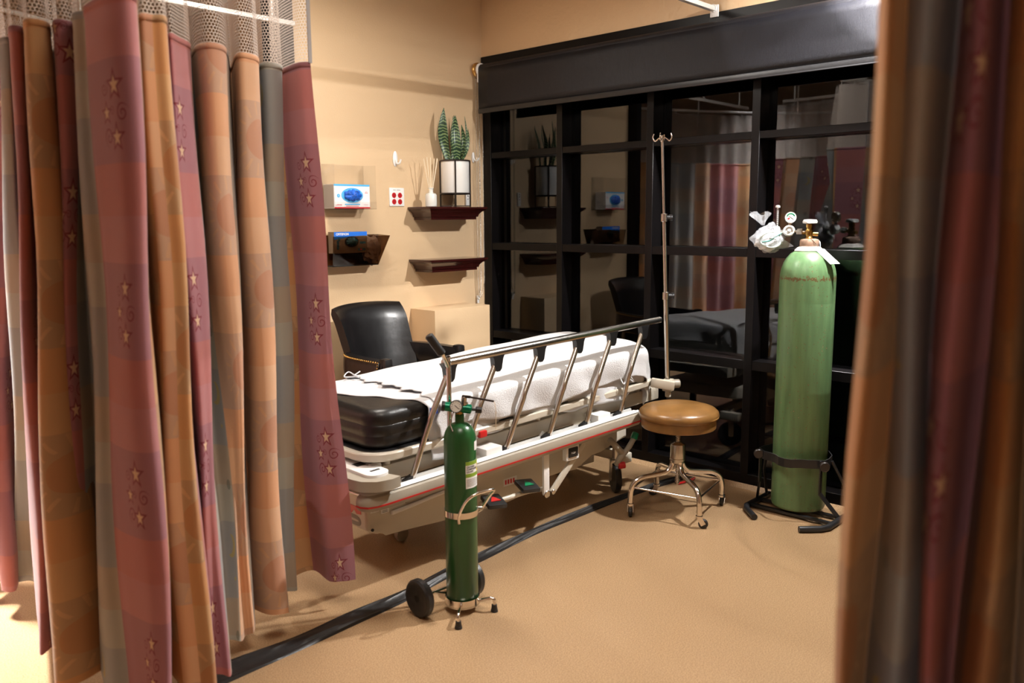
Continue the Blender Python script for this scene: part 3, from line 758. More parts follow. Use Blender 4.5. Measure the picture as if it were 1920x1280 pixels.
part('carton', MB().box((cx, yb-dY/2, (bz0+bz1)/2), (bx1-bx0, dY, bz1-bz0)), MT['kraft'], t)
part('blue_band', MB().prism([(bx0, bz1), (bx0, bz1-.042), (bx0+.06, bz1-.034), (bx0+.12, bz1-.024), (bx1, bz1-.022), (bx1, bz1)], (0, yf, 0), EX, EZ, (0, -1, 0), .0008), MT['sky'] if 0 else M('bright_blue_print', (.01, .16, .70), .5), t)
m = MB().lathe([(0, 0), (1, 0), (1, f), (0, f)], (0, 0, 0), ax=NY, n=32); m.v = [(cx+.004+a[0]*.046, yf-.0012+a[1]-f, bz0+.062+a[2]*.030) for a in m.v]
part('glove_opening', m, MT['ink'], t)
m = MB()
for i in range(6):
    a = i*1.05; m.tube([(cx+.004+.036*math.cos(a), yf-.003, bz0+.062+.02*math.sin(a)), (cx+.01, yf-.010, bz0+.064), (cx+.004-.034*math.cos(a+.4), yf-.003, bz0+.062-.02*math.sin(a+.4))], [.007, .013, .007], 8, smooth=4)
part('gloves', m, MT['glove2'], t)
part('hand_print', MB().box((bx0+.024, yf-.0004, bz0+.045), (.014, .0008, .05), bev=.0003).box((bx0+.032, yf-.0004, bz0+.075), (.012, .0008, .02)).box((cx+.08, yf-.0004, bz0+.055), (.04, .0008, .012)).box((cx+.072, yf-.0004, bz0+.018), (.05, .0008, .014)), MT['glove2'], t)
part('carton_red_print', MB().box((cx+.066, yf-.0008, bz0+.018), (.014, .0008, .008)), MT['redink'], t)
text('CRITERION', .0165, (bx0+.012, yf-.0012, bz1-.018), EX, EZ, MT['paper'], t, bold=.0006)
# crumpled clear bag
m = MB(); b = bmesh.new(); bmesh.ops.create_icosphere(b, subdivisions=4, radius=1)
for v in b.verts:
    n_ = math.sin(v.co.x*9+v.co.z*5)*.09+math.sin(v.co.y*13+v.co.x*7)*.08+math.sin(v.co.z*17-v.co.y*6)*.06
    v.co *= 1+n_; v.co = Vector((v.co.x*.058, v.co.y*.026, v.co.z*.075))
m.bm(b, Matrix.Translation((2.925, YW-.055, 1.225)))
tag(m.build('plastic_bag', M('crumpled_film', (.30, .22, .18), .35, bump=.5, bscale=60), loc=(2.925, YW-.055, 1.2), ang=25), 'crumpled plastic bag stuffed in the right end of the smoked pocket', 'bag')

# ------------------------------------------------------------------ armchair
t = thing('armchair', 'black leather armchair with brass nailheads against the tan wall', 'chair', (2.76, 3.46, 0))
AR = Matrix.Translation((2.76, 3.46, 0)) @ Matrix.Rotation(R_(7), 4, 'Z')
def A(x, y, z): return AR @ Vector((x, y, z))
def backfn(side):
    def fn(u, v):
        a = u*2-1; z = .565+v*.375
        wd = .222+.022*v; y = .135+.10*v+.10*max(0, v-.82)**1.0
        curve = -.085*(abs(a)**2.4)*(1-.25*v)
        th = .030 if side else -.022
        cap = (1-min(1, max(0, 1-v)/.07))
        return A(a*wd*(1+.02*side), y+curve+th*(1-cap*.8), z-.012*a*a*v+(.010 if cap else 0)*cap)
    return fn
m = MB(); nu, nv = 30, 18
f1, f2 = backfn(0), backfn(1)
m.grid(f1, nu, nv); m.grid(f2, nu, nv); o2 = (nu+1)*(nv+1)
for i in range(nu):
    m.f.append((i, i+1, o2+i+1, o2+i)); m.mi.append(0); a = nv*(nu+1)+i; m.f.append((a, a+1, o2+a+1, o2+a)); m.mi.append(0)
for j in range(nv):
    a = j*(nu+1); m.f.append((a, a+nu+1, o2+a+nu+1, o2+a)); m.mi.append(0); a += nu; m.f.append((a, a+nu+1, o2+a+nu+1, o2+a)); m.mi.append(0)
part('backrest', m, MT['leather'], t, ang=60)
def armband(sx):
    pts = [(.232, .10), (.262, .05), (.276, -.03), (.28, -.12), (.278, -.215)]
    def fn_th(off):
        def fn(u, v):
            i = min(3, int(u*4)); q = u*4-i
            p0, p1, p2, p3 = [Vector(pts[max(0, min(4, k))]) for k in (i-1, i, i+1, i+2)]
            p = catm(p0, p1, p2, p3, q); z = .585+v*.135-.012*u
            bul = .010*math.sin(v*PI)
            return A(sx*(p.x+off*(1 if off > 0 else 1)+(bul if off > 0 else -bul)), p.y, z)
        return fn
    m = MB(); nu, nv = 20, 8
    m.grid(fn_th(.022), nu, nv); m.grid(fn_th(-.022), nu, nv); o2 = (nu+1)*(nv+1)
    for i in range(nu):
        m.f.append((i, i+1, o2+i+1, o2+i)); m.mi.append(0); a = nv*(nu+1)+i; m.f.append((a, a+1, o2+a+1, o2+a)); m.mi.append(0)
    for j in range(nv):
        a = j*(nu+1); m.f.append((a, a+nu+1, o2+a+nu+1, o2+a)); m.mi.append(0); a += nu; m.f.append((a, a+nu+1, o2+a+nu+1, o2+a)); m.mi.append(0)
    o = part('armrest', m, MT['leather'], t, ang=50)
    part('outer_panel', MB().grid(lambda u, v: fn_th(.0225+.004)(.0+.94*u, .06+.88*v), 20, 5), MT['leather_brown'], o, solid=.003)
    nm = MB()
    for k in range(26):
        for v in (.05, .95):
            nm.ball(fn_th(.030)(.0+.92*k/25, v), .0042, 8)
    for k in range(1, 9): nm.ball(fn_th(.030)(.92, .05+.9*k/9), .0042, 8)
    part('nailhead_trim', nm, MT['brass'], o)
    fp = fn_th(0)(1, .5)
    part('arm_post', MB().bar(A(sx*.278, -.215, .585), A(sx*.278, -.215, .722), .05, .055, bev=.014, up=(0, 1, 0)), MT['leather'], t)
for sx in (-1, 1): armband(sx)
part('seat', MB().box(A(0, -.04, .40), (.50, .46, .11), rz=R_(7), bev=.03, seg=3), MT['leather'], t)
for sx in (-1, 1):
    part('leg', MB().bar(A(sx*.262, -.20, .0), A(sx*.272, -.205, .59), .04, .04, bev=.004, up=(0, 1, 0)), MT['plastic_black'], t)
    part('leg', MB().bar(A(sx*.20, .20, .0), A(sx*.195, .135, .60), .036, .036, bev=.004, up=(0, 1, 0)), MT['plastic_black'], t)

# ------------------------------------------------------------------ stretcher
O_ = Vector((1.73, 2.37, 0)); aB = R_(-3); KT = .033
uB = Vector((math.cos(aB), math.sin(aB), 0)); vB = Vector((-math.sin(aB), math.cos(aB), 0))
def B(s, v, z): return O_+uB*s+vB*v+EZ*(z+KT*s)
def B0(s, v, z): return O_+uB*s+vB*v+EZ*z
ROT = Matrix((uB, vB, EZ)).transposed().to_4x4()
ROTT = Matrix(((uB+EZ*KT).normalized(), vB, (EZ-uB*KT).normalized())).transposed().to_4x4()
def bbox(m, s0, s1, v0, v1, z0, z1, bev=0, tilt=True):
    f = B if tilt else B0; c = f((s0+s1)/2, (v0+v1)/2, (z0+z1)/2)
    return m.box(c, (s1-s0, v1-v0, z1-z0), bev=bev, mat=ROTT if tilt else ROT)
def rrect(s0, s1, v0, v1, r, n=7):
    out = []
    for cx_, cy_, a0 in ((s1-r, v1-r, 0), (s0+r, v1-r, 90), (s0+r, v0+r, 180), (s1-r, v0+r, 270)):
        for k in range(n+1):
            a = R_(a0+90*k/n); out.append((cx_+r*math.cos(a), cy_+r*math.sin(a)))
    return out
def rloft(levels, s0, s1, v0, v1, r, f=B):
    vs = []; fs = []; n = 0
    for z, ins in levels:
        q = rrect(s0+ins, s1-ins, v0+ins, v1-ins, max(.005, r-ins)); n = len(q); vs += [f(a, b, z) for a, b in q]
    L = len(levels)
    for i in range(L-1):
        for k in range(n): fs.append((i*n+k, i*n+(k+1) % n, (i+1)*n+(k+1) % n, (i+1)*n+k))
    fs.append(tuple(range(n))[::-1]); fs.append(tuple((L-1)*n+k for k in range(n)))
    return MB().add(vs, fs)
bed = thing('hospital_stretcher', 'beige wheeled hospital stretcher with raised steel side rail, behind the stool', 'stretcher', B0(.9, .35, 0))
part('litter_deck', rloft([(.497, .012), (.505, .002), (.527, 0), (.532, .004)], .06, 1.83, .03, .72, .13), MT['beige'], bed)
part('deck_gap', rloft([(.530, .0), (.536, .0)], .085, 1.80, .05, .70, .11), MT['plastic_black'], bed)  # black slab stands in for the dark gap between deck and mattress
for v in (.085, .63): part('side_beam', bbox(MB(), .14, 1.88, v, v+.035, .405, .470, .004), MT['beige'], bed)
part('cross_beam', bbox(MB(), .13, .17, .085, .665, .41, .465, .004), MT['beige'], bed)
part('cross_beam', bbox(MB(), 1.84, 1.88, .085, .665, .41, .465, .004), MT['beige'], bed)
for s in (.18, 1.0, 1.72):
    for v in (.10, .645): part('deck_post', MB().cyl(B(s, v, .465), B(s, v, .50), .012, 14), MT['beige'], bed)
part('bolt', MB().cyl(B(.10, .10, .475), B(.145, .10, .475), .013, 12).cyl(B(.10, .13, .475), B(.145, .13, .475), .010, 12), MT['white'], bed)
# gusset boxes between beam and rail
for s in (.60, 1.30): part('rail_support', bbox(MB(), s, s+.09, .0, .09, .405, .445, .006), MT['white'], bed)
bbm = bbox(MB(), 1.22, 1.38, .06, .10, .37, .405, .008); part('hinge_box', bbm, MT['beige_d'], bed)
part('latch_handle', MB().bar(B(.93, .06, .37), B(.985, .05, .43), .012, .010, bev=.003), MT['white'], bed)
part('release_latch', bbox(MB(), .585, .625, .02, .05, .492, .520, .006), MT['red'], bed, 'red release latch')
# lower rail channel
def sweep(path, prof, f):
    vs = []; fs = []; N = len(path); n = len(prof)
    for i, (s, v) in enumerate(path):
        a = Vector(path[max(0, i-1)]); b = Vector(path[min(N-1, i+1)]); d = (b-a).normalized(); nn = Vector((d.y, -d.x))
        for o, z in prof: vs.append(f(s+nn.x*o, v+nn.y*o, z))
    for i in range(N-1):
        for k in range(n): fs.append((i*n+k, i*n+(k+1) % n, (i+1)*n+(k+1) % n, (i+1)*n+k))
    fs.append(tuple(range(n))[::-1]); fs.append(tuple((N-1)*n+k for k in range(n)))
    return MB().add(vs, fs)
pth = [(.016, .034), (.016, .014), (.024, -.002), (.045, -.010), (.07, -.013), (.10, -.014)]+[(.10+.1225*k, -.014) for k in range(1, 13)]
part('rail_channel', sweep([(.09, .022), (.5, .022), (1.2, .022), (1.60, .022)], [(-.030, .372), (.028, .372), (.028, .410), (.020, .414), (.012, .400), (-.018, .400), (-.022, .414), (-.030, .414)], B), MT['alu'], bed)
part('side_bumper', sweep(pth, [(-.012, .358), (.014, .352), (.022, .362), (.024, .385), (.018, .404), (.006, .412), (-.012, .408)], B), MT['beige_d'], bed)
part('bumper_cap', sweep(pth, [(-.020, .404), (.006, .4105), (.012, .414), (.004, .419), (-.020, .418)], B), MT['white'], bed, 'white top of the bumper')
part('red_line', sweep(pth, [(.010, .368), (.0245, .368), (.0250, .374), (.010, .374)], B), MT['red'], bed, 'red stripe along the bumper')
# head bumper
ph = [(.115, -.012), (.085, -.018), (.055, -.010), (.036, .012), (.030, .045), (.030, .10), (.030, .30), (.030, .60)]
part('head_bumper', sweep([(a, b) for a, b in ph], [(-.05, .432), (.012, .428), (.020, .438), (.020, .458), (.012, .470), (-.05, .472)], B), MT['beige_d'], bed)
part('head_bumper_cap', rloft([(.468, .0), (.480, .0), (.483, .005)], .030, .125, -.012, .60, .04), MT['white'], bed, 'white cap of the head bumper')
part('head_bumper_line', sweep(ph, [(.010, .442), (.0206, .442), (.0210, .447), (.010, .447)], B), MT['red'], bed)
part('slot', bbox(MB(), .06, .10, .03, .042, .483, .4845), MT['ink'], bed); part('slot', bbox(MB(), .06, .10, .12, .16, .483, .4845), MT['ink'], bed)
part('bumper_bracket', bbox(MB(), .045, .115, .0, .09, .385, .43, .008), MT['white'], bed)
part('hood_wire', MB().tube([B(.05, .05, .40), B(.06, .12, .375), B(.05, .3, .38)], .006, 8, smooth=5), MT['steel'], bed)
# base hood
poly = [(.088, .372), (.088, .225), (.139, .199), (.175, .201), (.258, .184), (.516, .167), (.826, .161), (1.042, .167), (1.084, .232), (1.218, .236), (1.228, .209), (1.29, .207), (1.30, .239), (1.393, .244), (1.455, .275), (1.66, .296), (1.66, .372)]
b = bmesh.new(); n = len(poly)
va = [b.verts.new(B0(s, .115, z)) for s, z in poly]; vb = [b.verts.new(B0(s, .625, z)) for s, z in poly]
b.faces.new(va); b.faces.new(vb[::-1])
for i in range(n): b.faces.new((va[i], vb[i], vb[(i+1) % n], va[(i+1) % n]))
bmesh.ops.bevel(b, geom=b.edges[:], offset=.014, segments=3, affect='EDGES', profile=.6)
part('base_hood', MB().bm(b), MT['beige'], bed, ang=50)
part('hood_lip', MB().tube([B0(.197, .104, .276), B0(.245, .104, .277), B0(.58, .106, .309)], .008, 10, smooth=4), MT['white'], bed)
part('hood_recess', bbox(MB(), .27, .49, .108, .125, .292, .315, .004, False), MT['beige_d'], bed)
hp = B0(.0335, .0, 0)
q = MB(); Lg = lambda v0, z0: B0(.034, v0, z0)
def quadp(pts_, mat, nm_, th=.0012):
    part(nm_, MB().prism([(a, z) for a, z in pts_], B0(.0875, 0, 0), vB, EZ, -uB, th), mat, bed)
quadp([(.149, .311), (.149, .284), (.179, .280), (.197, .295), (.213, .277), (.246, .275), (.288, .273), (.288, .308)], MT['red'], 'red_emblem')
q = MB()
spts = [(.288, .264), (.205, .266), (.17, .263), (.159, .253), (.166, .243), (.195, .240), (.236, .241)]
q.tube([B0(.0875, a, z) for a, z in spts], .0085, 8, smooth=4, flat=None)
q.v = [tuple(Vector(p)+uB*(-(Vector(p)-B0(.0875, 0, 0)).dot(uB)*.9)) for p in q.v]
part('grey_emblem', q, MT['grey'], bed)
for i, (s, z) in enumerate(((.125, .306), (.172, .292))):
    o = part('sticker', bbox(MB(), s-.018, s+.020, .1135, .1145, z-.014, z+.008, 0, False), MT['paper'], bed)
    k_ = MB()
    for r_ in range(3): bbox(k_, s-.012, s+.012, .1125, .1136, z-.010+.006*r_, z-.008+.006*r_, 0, False)
    part('sticker_print', k_, MT['inkgrey'], o)
o = part('warning_sticker', bbox(MB(), .80, .88, .1135, .1145, .235, .27, 0, False), MT['paper'], bed); 
k_ = MB()
for a in range(4): bbox(k_, .808+.016*a, .817+.016*a, .1125, .1136, .243, .263, 0, False)
part('red_print', k_, MT['redink'], o)
part('screw', MB().cyl(B0(.113, .1165, .225), B0(.113, .111, .225), .006, 12), MT['ink'], bed)
# struts
part('strut', MB().bar(B0(.959, .012, .372), B0(.961, .012, .185), .036, .014, bev=.006, up=tuple(vB)), MT['white'], bed)
part('strut', MB().bar(B0(1.0, .016, .185), B0(1.215, .016, .372), .030, .016, bev=.006, up=tuple(vB)), MT['beige'], bed)
part('pivot', MB().cyl(B0(.961, .024, .190), B0(.961, .0, .190), .017, 18, bev=.003).cyl(B0(1.004, .024, .190), B0(1.004, .002, .190), .012, 18, bev=.003), MT['steel'], bed)
o = part('push_latch', bbox(MB(), 1.088, 1.148, -.012, .03, .330, .374, .004, False), MT['plastic_black'], bed)
part('latch_surround', bbox(MB(), 1.076, 1.160, -.006, .02, .316, .384, .004, False), MT['white'], bed)
text('PUSH', .012, B0(1.101, -.0125, .347), uB, EZ, MT['paper'], o)
# pedals
def pedal(s, col, nm_, label, v=.06, z=.250):
    o = part('pedal', MB().box(B0(s, v-.04, z), (.085, .095, .020), bev=.006, mat=ROT @ Matrix.Rotation(R_(12), 4, 'X') @ Matrix.Rotation(R_(-18), 4, 'Z')), MT['plastic_black'], bed, label)
    tri = [(-.022, -.020), (.026, -.014), (-.002, .026)]
    mt = ROT @ Matrix.Rotation(R_(12), 4, 'X') @ Matrix.Rotation(R_(-18), 4, 'Z')
    c = B0(s, v-.04, z)
    vs = [c+(mt @ Vector((a, b_, .0105))) for a, b_ in tri]+[c+(mt @ Vector((a, b_, .013))) for a, b_ in tri]
    part(nm_, MB().add(vs, [(0, 1, 2), (3, 5, 4), (0, 3, 4, 1), (1, 4, 5, 2), (2, 5, 3, 0)]), MT[col], o)
pedal(.852, 'green', 'green_arrow', 'black pedal with green arrow'); pedal(.655, 'red', 'red_arrow', 'black pedal with red arrow', z=.228)
part('pedal_arm', MB().tube([B0(.62, .07, .212), B0(.75, .04, .215), B0(.88, .04, .214), B0(.98, .04, .200)], .011, 10, smooth=5), MT['beige'], bed)
# lift columns and base frame
for s in (.55, 1.35): part('lift_column', MB().cyl(B0(s, .36, .36), B(s, .36, .50), .07, 28), MT['beige'], bed)
part('base_frame', bbox(MB(), .50, 1.66, .33, .39, .12, .17, .006, False), MT['beige'], bed)
for s in (.56, 1.66):
    part('base_crossbar', bbox(MB(), s-.025, s+.025, .10, .62, .165, .215, .006, False), MT['beige'], bed)
def caster(s, v, ang, r=.075):
    c = B0(s, v, r); ax = Vector((math.cos(ang), math.sin(ang), 0)); fw = Vector((-ax.y, ax.x, 0))
    o = part('caster', MB().bar(c+ax*.026+EZ*(-.012), c+ax*.026+EZ*(r+.02), .030, .006, up=tuple(ax)).bar(c-ax*.026+EZ*(-.012), c-ax*.026+EZ*(r+.02), .030, .006, up=tuple(ax)).box(c+EZ*(r+.02), (.06, .06, .012), rz=ang, bev=.003).cyl(c+EZ*(r+.02), c+EZ*(r+.085), .018, 18), MT['steel'], bed)
    part('tyre', MB().lathe([(r-.02, -.014), (r-.004, -.015), (r, -.008), (r, .008), (r-.004, .015), (r-.02, .014)], c, ax=ax, n=40), MT['rubber'], o)
    part('wheel_hub', MB().lathe([(0, -.012), (r-.02, -.010), (r-.02, .010), (0, .012)], c, ax=ax, n=32), MT['steel'], o)
for s, v in ((1.64, .17), (.56, .14), (1.66, .60), (.56, .60)): caster(s, v, R_(-38))
part('fifth_wheel', MB().lathe([(0, -.012), (.03, -.012), (.033, 0), (.03, .012), (0, .012)], B0(.46, .41, .033), ax=vB, n=28).bar(B0(.46, .41, .03), B0(.54, .40, .17), .02, .012), MT['beige_d'], bed)
# brake lever at the foot
part('brake_lever', MB().tube([B0(1.50, .05, .20), B0(1.505, .035, .235), B0(1.545, .02, .275), B0(1.595, .02, .320)], [.014, .015, .013, .013], 12, smooth=5).tube([B0(1.46, .06, .33), B0(1.455, .03, .315), B0(1.515, .03, .262)], .015, 10, smooth=4), MT['beige_d'], bed)
part('brake_tip', MB().cyl(B0(1.592, .02, .316), B0(1.61, .02, .346), .017, 16, bev=.003), MT['green'], bed, 'green brake tip')
part('brake_tip', MB().cyl(B0(1.50, .04, .196), B0(1.528, .02, .200), .017, 16, bev=.003), MT['red'], bed, 'red brake tip')
# side rail
sT = [.41, .66, .908, 1.157, 1.391, 1.629]; sB = [.223, .475, .713, .974, 1.223, 1.47]
part('top_rail', MB().tube([B(.385, 0, .838), B(1.76, 0, .838)], .0165, 22), MT['steel'], bed)
for a, c_ in zip(sT, sB):
    o = part('rail_post', MB().tube([B(a-.004, .0, .800), B(a-.022, -.002, .768), B(a-.098, -.012, .650), B(a-.108, -.012, .625), B(a-.122, -.006, .585), B(c_+.018, .018, .430), B(c_+.004, .022, .398)], .0115, 12, smooth=3), MT['steel'], bed)
    part('post_clamp', MB().prism([(-.038, .028), (.038, .028), (.026, .006), (.018, -.035), (.008, -.046), (-.008, -.046), (-.018, -.035), (-.024, .006)], B(a, -.013, .808), uB, EZ, vB, .026), MT['plastic_black'], o)
    part('post_foot', MB().bar(B(c_-.022, .022, .402), B(c_+.022, .022, .418), .026, .030, bev=.004), MT['plastic_black'], o)
# IV socket on the foot corner
part('iv_socket', MB().bar(B0(1.74, .03, .58), B0(1.80, -.07, .565), .035, .045, bev=.006).box((3.553, 2.262, .56), (.055, .05, .06), rz=.3, bev=.008).cyl((3.553, 2.262, .50), (3.553, 2.262, .535), .014, 14), MT['beige'], bed)
part('socket_knob', MB().cyl((3.553, 2.262, .565), (3.60, 2.225, .565), .022, 18, bev=.004), MT['beige_d'], bed)
# mattress
t = rloft([(.537, .02), (.542, .006), (.555, 0), (.583, .001), (.586, .0025), (.589, .001), (.625, 0), (.628, .0025), (.631, .001), (.662, .001), (.680, .012), (.688, .035), (.690, .07)], .10, 1.76, .065, .685, .085)
tag(t.build('stretcher_mattress', MT['vinyl'], loc=B(.93, .37, .54), ang=60), 'black vinyl stretcher mattress, bare at its near end', 'mattress')
# cloths
def cloth(name, label, sa, sb, zt, out, drop, mat, headf, seed, cat, tuck=0.0, loc=None):
    s1, v0, v1, r = 1.765, .060, .690, .10
    NU, NV = 150, 110
    def fn(u, v):
        W = -drop-.02+v*(v1+drop+.06-(-drop-.02)+.0) ; W = (v0-drop)+(v1-v0+2*drop)*v
        hs = headf(W)
        Sx = hs+(s1+drop*.9-hs)*u
        # nearest point in rounded rectangle open at head
        cs = min(Sx, s1-r); cv = min(max(W, v0+r), v1-r)
        dx, dy = Sx-cs, W-cv; dd = math.hypot(dx, dy)
        if Sx <= s1-r: nx, ny, d_ = 0, (1 if dy > 0 else -1), abs(dy)-r; 
        else: nx, ny, d_ = (dx/dd if dd else 0), (dy/dd if dd else 0), dd-r
        if Sx <= s1-r and abs(dy) <= r or d_ <= 0:
            z = zt(Sx, W); p = (Sx, W)
            edge = max(0, 1+d_/.05) if d_ > -.05 else 0
            z -= .018*edge**2
            return B(p[0], p[1], z)
        px2, py2 = (cs+nx*r, cv+ny*r) if Sx > s1-r else (Sx, (v0 if dy < 0 else v1))
        o = out*(1-math.exp(-d_/.02)); fold = (.009*math.sin((Sx*1.0+W*1.1)*15+seed)+.005*math.sin(Sx*37+W*9+seed*2))*min(1, (d_/.12))**1.5
        o += fold+.004
        dr = d_-.016*(1-math.exp(-d_/.016))
        dr *= 1-.12*math.sin(Sx*7+seed)-.06*math.sin(Sx*17+seed*3)
        if W < v0 and Sx < .55: dr *= 1+.12*min(1, (.55-Sx)/.12)
        z = zt(Sx, min(max(W, v0), v1))-.018-dr
        return B(px2+nx*o, py2+ny*o, z)
    m = MB().grid(fn, NU, NV); o = m.build(name, MT[mat], loc=loc or B(.9, .35, .70), ang=180, solid=.003)
    return tag(o, label, cat)
def zsheet(s, v): return .6925+.0015*math.sin(s*31+v*17)+.0012*math.sin(v*40-s*9)
def zblank(s, v):
    h = .703+.003*math.sin(s*13+v*9)+.002*math.sin(v*31+s*5)
    h += .028*max(0, min(1, (s-.5)/.9))*math.sin(max(0, min(1, (v-.03)/.7))*PI)**.6
    return h
def hsheet(W):
    if W < .06: return .335+.10*max(0, -W+.02)+.008*math.sin(W*40)
    return (.335-.43*(W-.06) if W < .43 else .176-.15*(W-.43))+.006*math.sin(W*30)
def hblank(W): return .375+.012*math.sin(W*46)+.008*math.sin(W*97)
cloth('bed_sheet', 'smooth white cotton sheet over the mattress, under the blanket', 0, 0, zsheet, .012, .195, 'sheet', hsheet, 1.3, 'sheet')
cloth('blanket', 'thick white thermal blanket laid on top of the stretcher sheet', 0, 0, zblank, .034, .145, 'blanket', hblank, 4.1, 'blanket')
for i, (s, v, z, lb) in enumerate(((.37, .60, .715, 'white tie string knotted at the far head edge of the blanket'), (1.52, .02, .60, 'white tie string dangling at the foot end behind the last rail post'))):
    p = B(s, v, z)
    m = MB()
    for k in range(3):
        a = k*1.9+i; m.tube([p, p+Vector((math.cos(a)*.03, math.sin(a)*.03, .012-i*.02)), p+Vector((math.cos(a+.8)*.045, math.sin(a+.8)*.04, -.004-i*.035)), p+Vector((.004, 0, -.006))], .0028, 7, smooth=5)
    tag(m.build('tie_string', MT['sheet'], loc=p), lb, 'string')
m = MB(); bbox(m, .335, .372, .026, .0285, .640, .668, 0); tag(m.build('sheet_tag', MT['blue'], loc=B(.35, .03, .65)), 'small blue tag at the near corner of the sheet', 'tag')
# IV pole
p0, p1 = Vector((3.553, 2.262, .50)), Vector((3.482, 2.278, 1.775))
t = thing('iv_pole', 'thin leaning steel drip pole clamped to the stretcher foot corner', 'pole', p0)
def L(q): return p0.lerp(p1, q)
qz = lambda z: (z-.50)/1.275
part('lower_tube', MB().cyl(L(0), L(qz(1.01)), .0125, 18), MT['steel'], t)
part('middle_tube', MB().cyl(L(qz(1.0)), L(qz(1.395)), .0098, 16), MT['steel'], t)
part('upper_tube', MB().cyl(L(qz(1.39)), L(1), .0066, 14), MT['steel'], t)
for z in (1.012, 1.395):
    p = L(qz(z)); part('clamp_collar', MB().cyl(p-EZ*.02, p+EZ*.02, .016, 16, bev=.002), MT['steel'], t)
    part('clamp_knob', MB().cyl(p+Rv*.012, p+Rv*.042, .011, 14, bev=.002).box(p+Rv*.032, (.016, .016, .03), bev=.003), MT['plastic_black'], t)
m = MB()
for k in range(4):
    a = R_(20+90*k); d_ = Vector((math.cos(a), math.sin(a), 0))
    m.tube([L(1)-EZ*.012, L(1)+d_*.014-EZ*.002, L(1)+d_*.034-EZ*.016, L(1)+d_*.046+EZ*.0, L(1)+d_*.040+EZ*.018], .0032, 8, smooth=5)
m.cyl(L(1)-EZ*.02, L(1)+EZ*.01, .009, 14)
part('hook_head', m, MT['chrome'], t)

# ------------------------------------------------------------------ stool
sx_, sy_ = 3.345, 2.068
def P3(r, f, z, cx=sx_, cy=sy_): return Vector((cx, cy, 0))+Rv*r+Fv*f+EZ*z
t = thing('rolling_stool', 'round tan vinyl stool on a chrome four-legged base', 'stool', (sx_, sy_, 0))
part('seat_cushion', MB().lathe([(0, .428), (.172, .430), (.184, .437), (.188, .450), (.184, .466), (.168, .480), (.13, .491), (.07, .497), (0, .499)], (sx_, sy_, .028), n=72), MT['tan_vinyl'], t, ang=60)
part('seat_band', MB().lathe([(0, .388), (.170, .388), (.174, .392), (.176, .432), (.174, .434), (0, .434)], (sx_, sy_, .028), n=72), MT['tan_vinyl'], t)
def screw(z0, z1, r):
    m = MB().cyl((sx_, sy_, z0), (sx_, sy_, z1), r*.82, 16); n = int((z1-z0)/.008)
    pts = [(sx_+r*math.cos(a*.7), sy_+r*math.sin(a*.7), z0+(z1-z0)*a/(n*9)) for a in range(n*9)]
    return m.tube(pts, .0024, 6)
part('upper_screw', screw(.33, .418, .010), MT['steel'], t)
part('lower_screw', screw(.135, .255, .010), MT['steel'], t)
part('collar', MB().lathe([(.0, .236), (.030, .238), (.035, .244), (.035, .252), (.038, .254), (.038, .262), (.036, .264), (.036, .325), (.034, .331), (.022, .336), (.018, .342), (0, .342)], (sx_, sy_, 0), n=40), MT['steel'], t)
legs = []
for k in range(4):
    a = R_(237+90*k-180*0); d_ = Vector((math.cos(a), math.sin(a), 0)); c = Vector((sx_, sy_, 0))
    o = part('leg', MB().tube([c+d_*.026+EZ*.250, c+d_*.030+EZ*.225, c+d_*.060+EZ*.197, c+d_*.12+EZ*.187, c+d_*.185+EZ*.178, c+d_*.222+EZ*.155, c+d_*.236+EZ*.115, c+d_*.238+EZ*.062], .0125, 16, smooth=5), MT['chrome'], t)
    legs.append((c, d_))
    b2 = c+d_*.238; sw = Vector((math.cos(a+1.2), math.sin(a+1.2), 0))
    o = part('caster', MB().cyl(b2+EZ*.050, b2+EZ*.060, .016, 16).bar(b2+EZ*.052+sw.cross(EZ)*.013, b2+sw*.018+EZ*.020+sw.cross(EZ)*.013, .022, .003, up=tuple(sw.cross(EZ))).bar(b2+EZ*.052-sw.cross(EZ)*.013, b2+sw*.018+EZ*.020-sw.cross(EZ)*.013, .022, .003, up=tuple(sw.cross(EZ))), MT['chrome'], t)
    part('caster_wheel', MB().lathe([(0, -.009), (.018, -.009), (.022, -.005), (.022, .005), (.018, .009), (0, .009)], b2+sw*.018+EZ*.0225, ax=sw.cross(EZ), n=24), MT['rubber'], o)
for k in range(4):
    c, d1 = legs[k]; d2 = legs[(k+1) % 4][1]
    part('stretcher_rod', MB().cyl(c+d1*.226+EZ*.135, c+d2*.226+EZ*.135, .0052, 10), MT['chrome'], t)

# ------------------------------------------------------------------ small cylinder and its cart
cx, cy = 1.950, 2.090; CC = Vector((cx, cy, 0)); CR = .0575
def Q(r, f, z): return CC+Rv*r+Fv*f+EZ*z
t = thing('oxygen_cylinder', 'small dark green gas cylinder with green regulator, on a wheeled chrome cart', 'gas cylinder', (cx, cy, .03))
prof = [(0, .034), (.050, .034), (CR, .044), (CR, .628), (.0565, .642), (.052, .660), (.044, .675), (.032, .687), (.020, .692), (.015, .694), (0, .694)]
part('cylinder_body', MB().lathe(prof, CC, n=64), MT['tank_small'], t)
part('neck_collar', MB().box(Q(0, 0, .706), (.031, .031, .034), rz=R_(-40), bev=.003), MT['tank_small'], t)
part('valve_base', MB().lathe([(0, .72), (.013, .72), (.014, .726), (.012, .742), (0, .742)], CC, n=8), MT['goldbrass'], t)
o = part('regulator', MB().cyl(Q(-.060, -.004, .752), Q(.042, .004, .738), .0165, 28, bev=.003).cyl(Q(-.010, .0, .735), Q(-.010, 0, .76), .018, 20), MT['reg_green'], t, 'green regulator body')
part('end_cap', MB().cyl(Q(-.062, -.004, .7523), Q(-.050, -.003, .7507), .0182, 28, bev=.002), MT['plastic_black'], o)
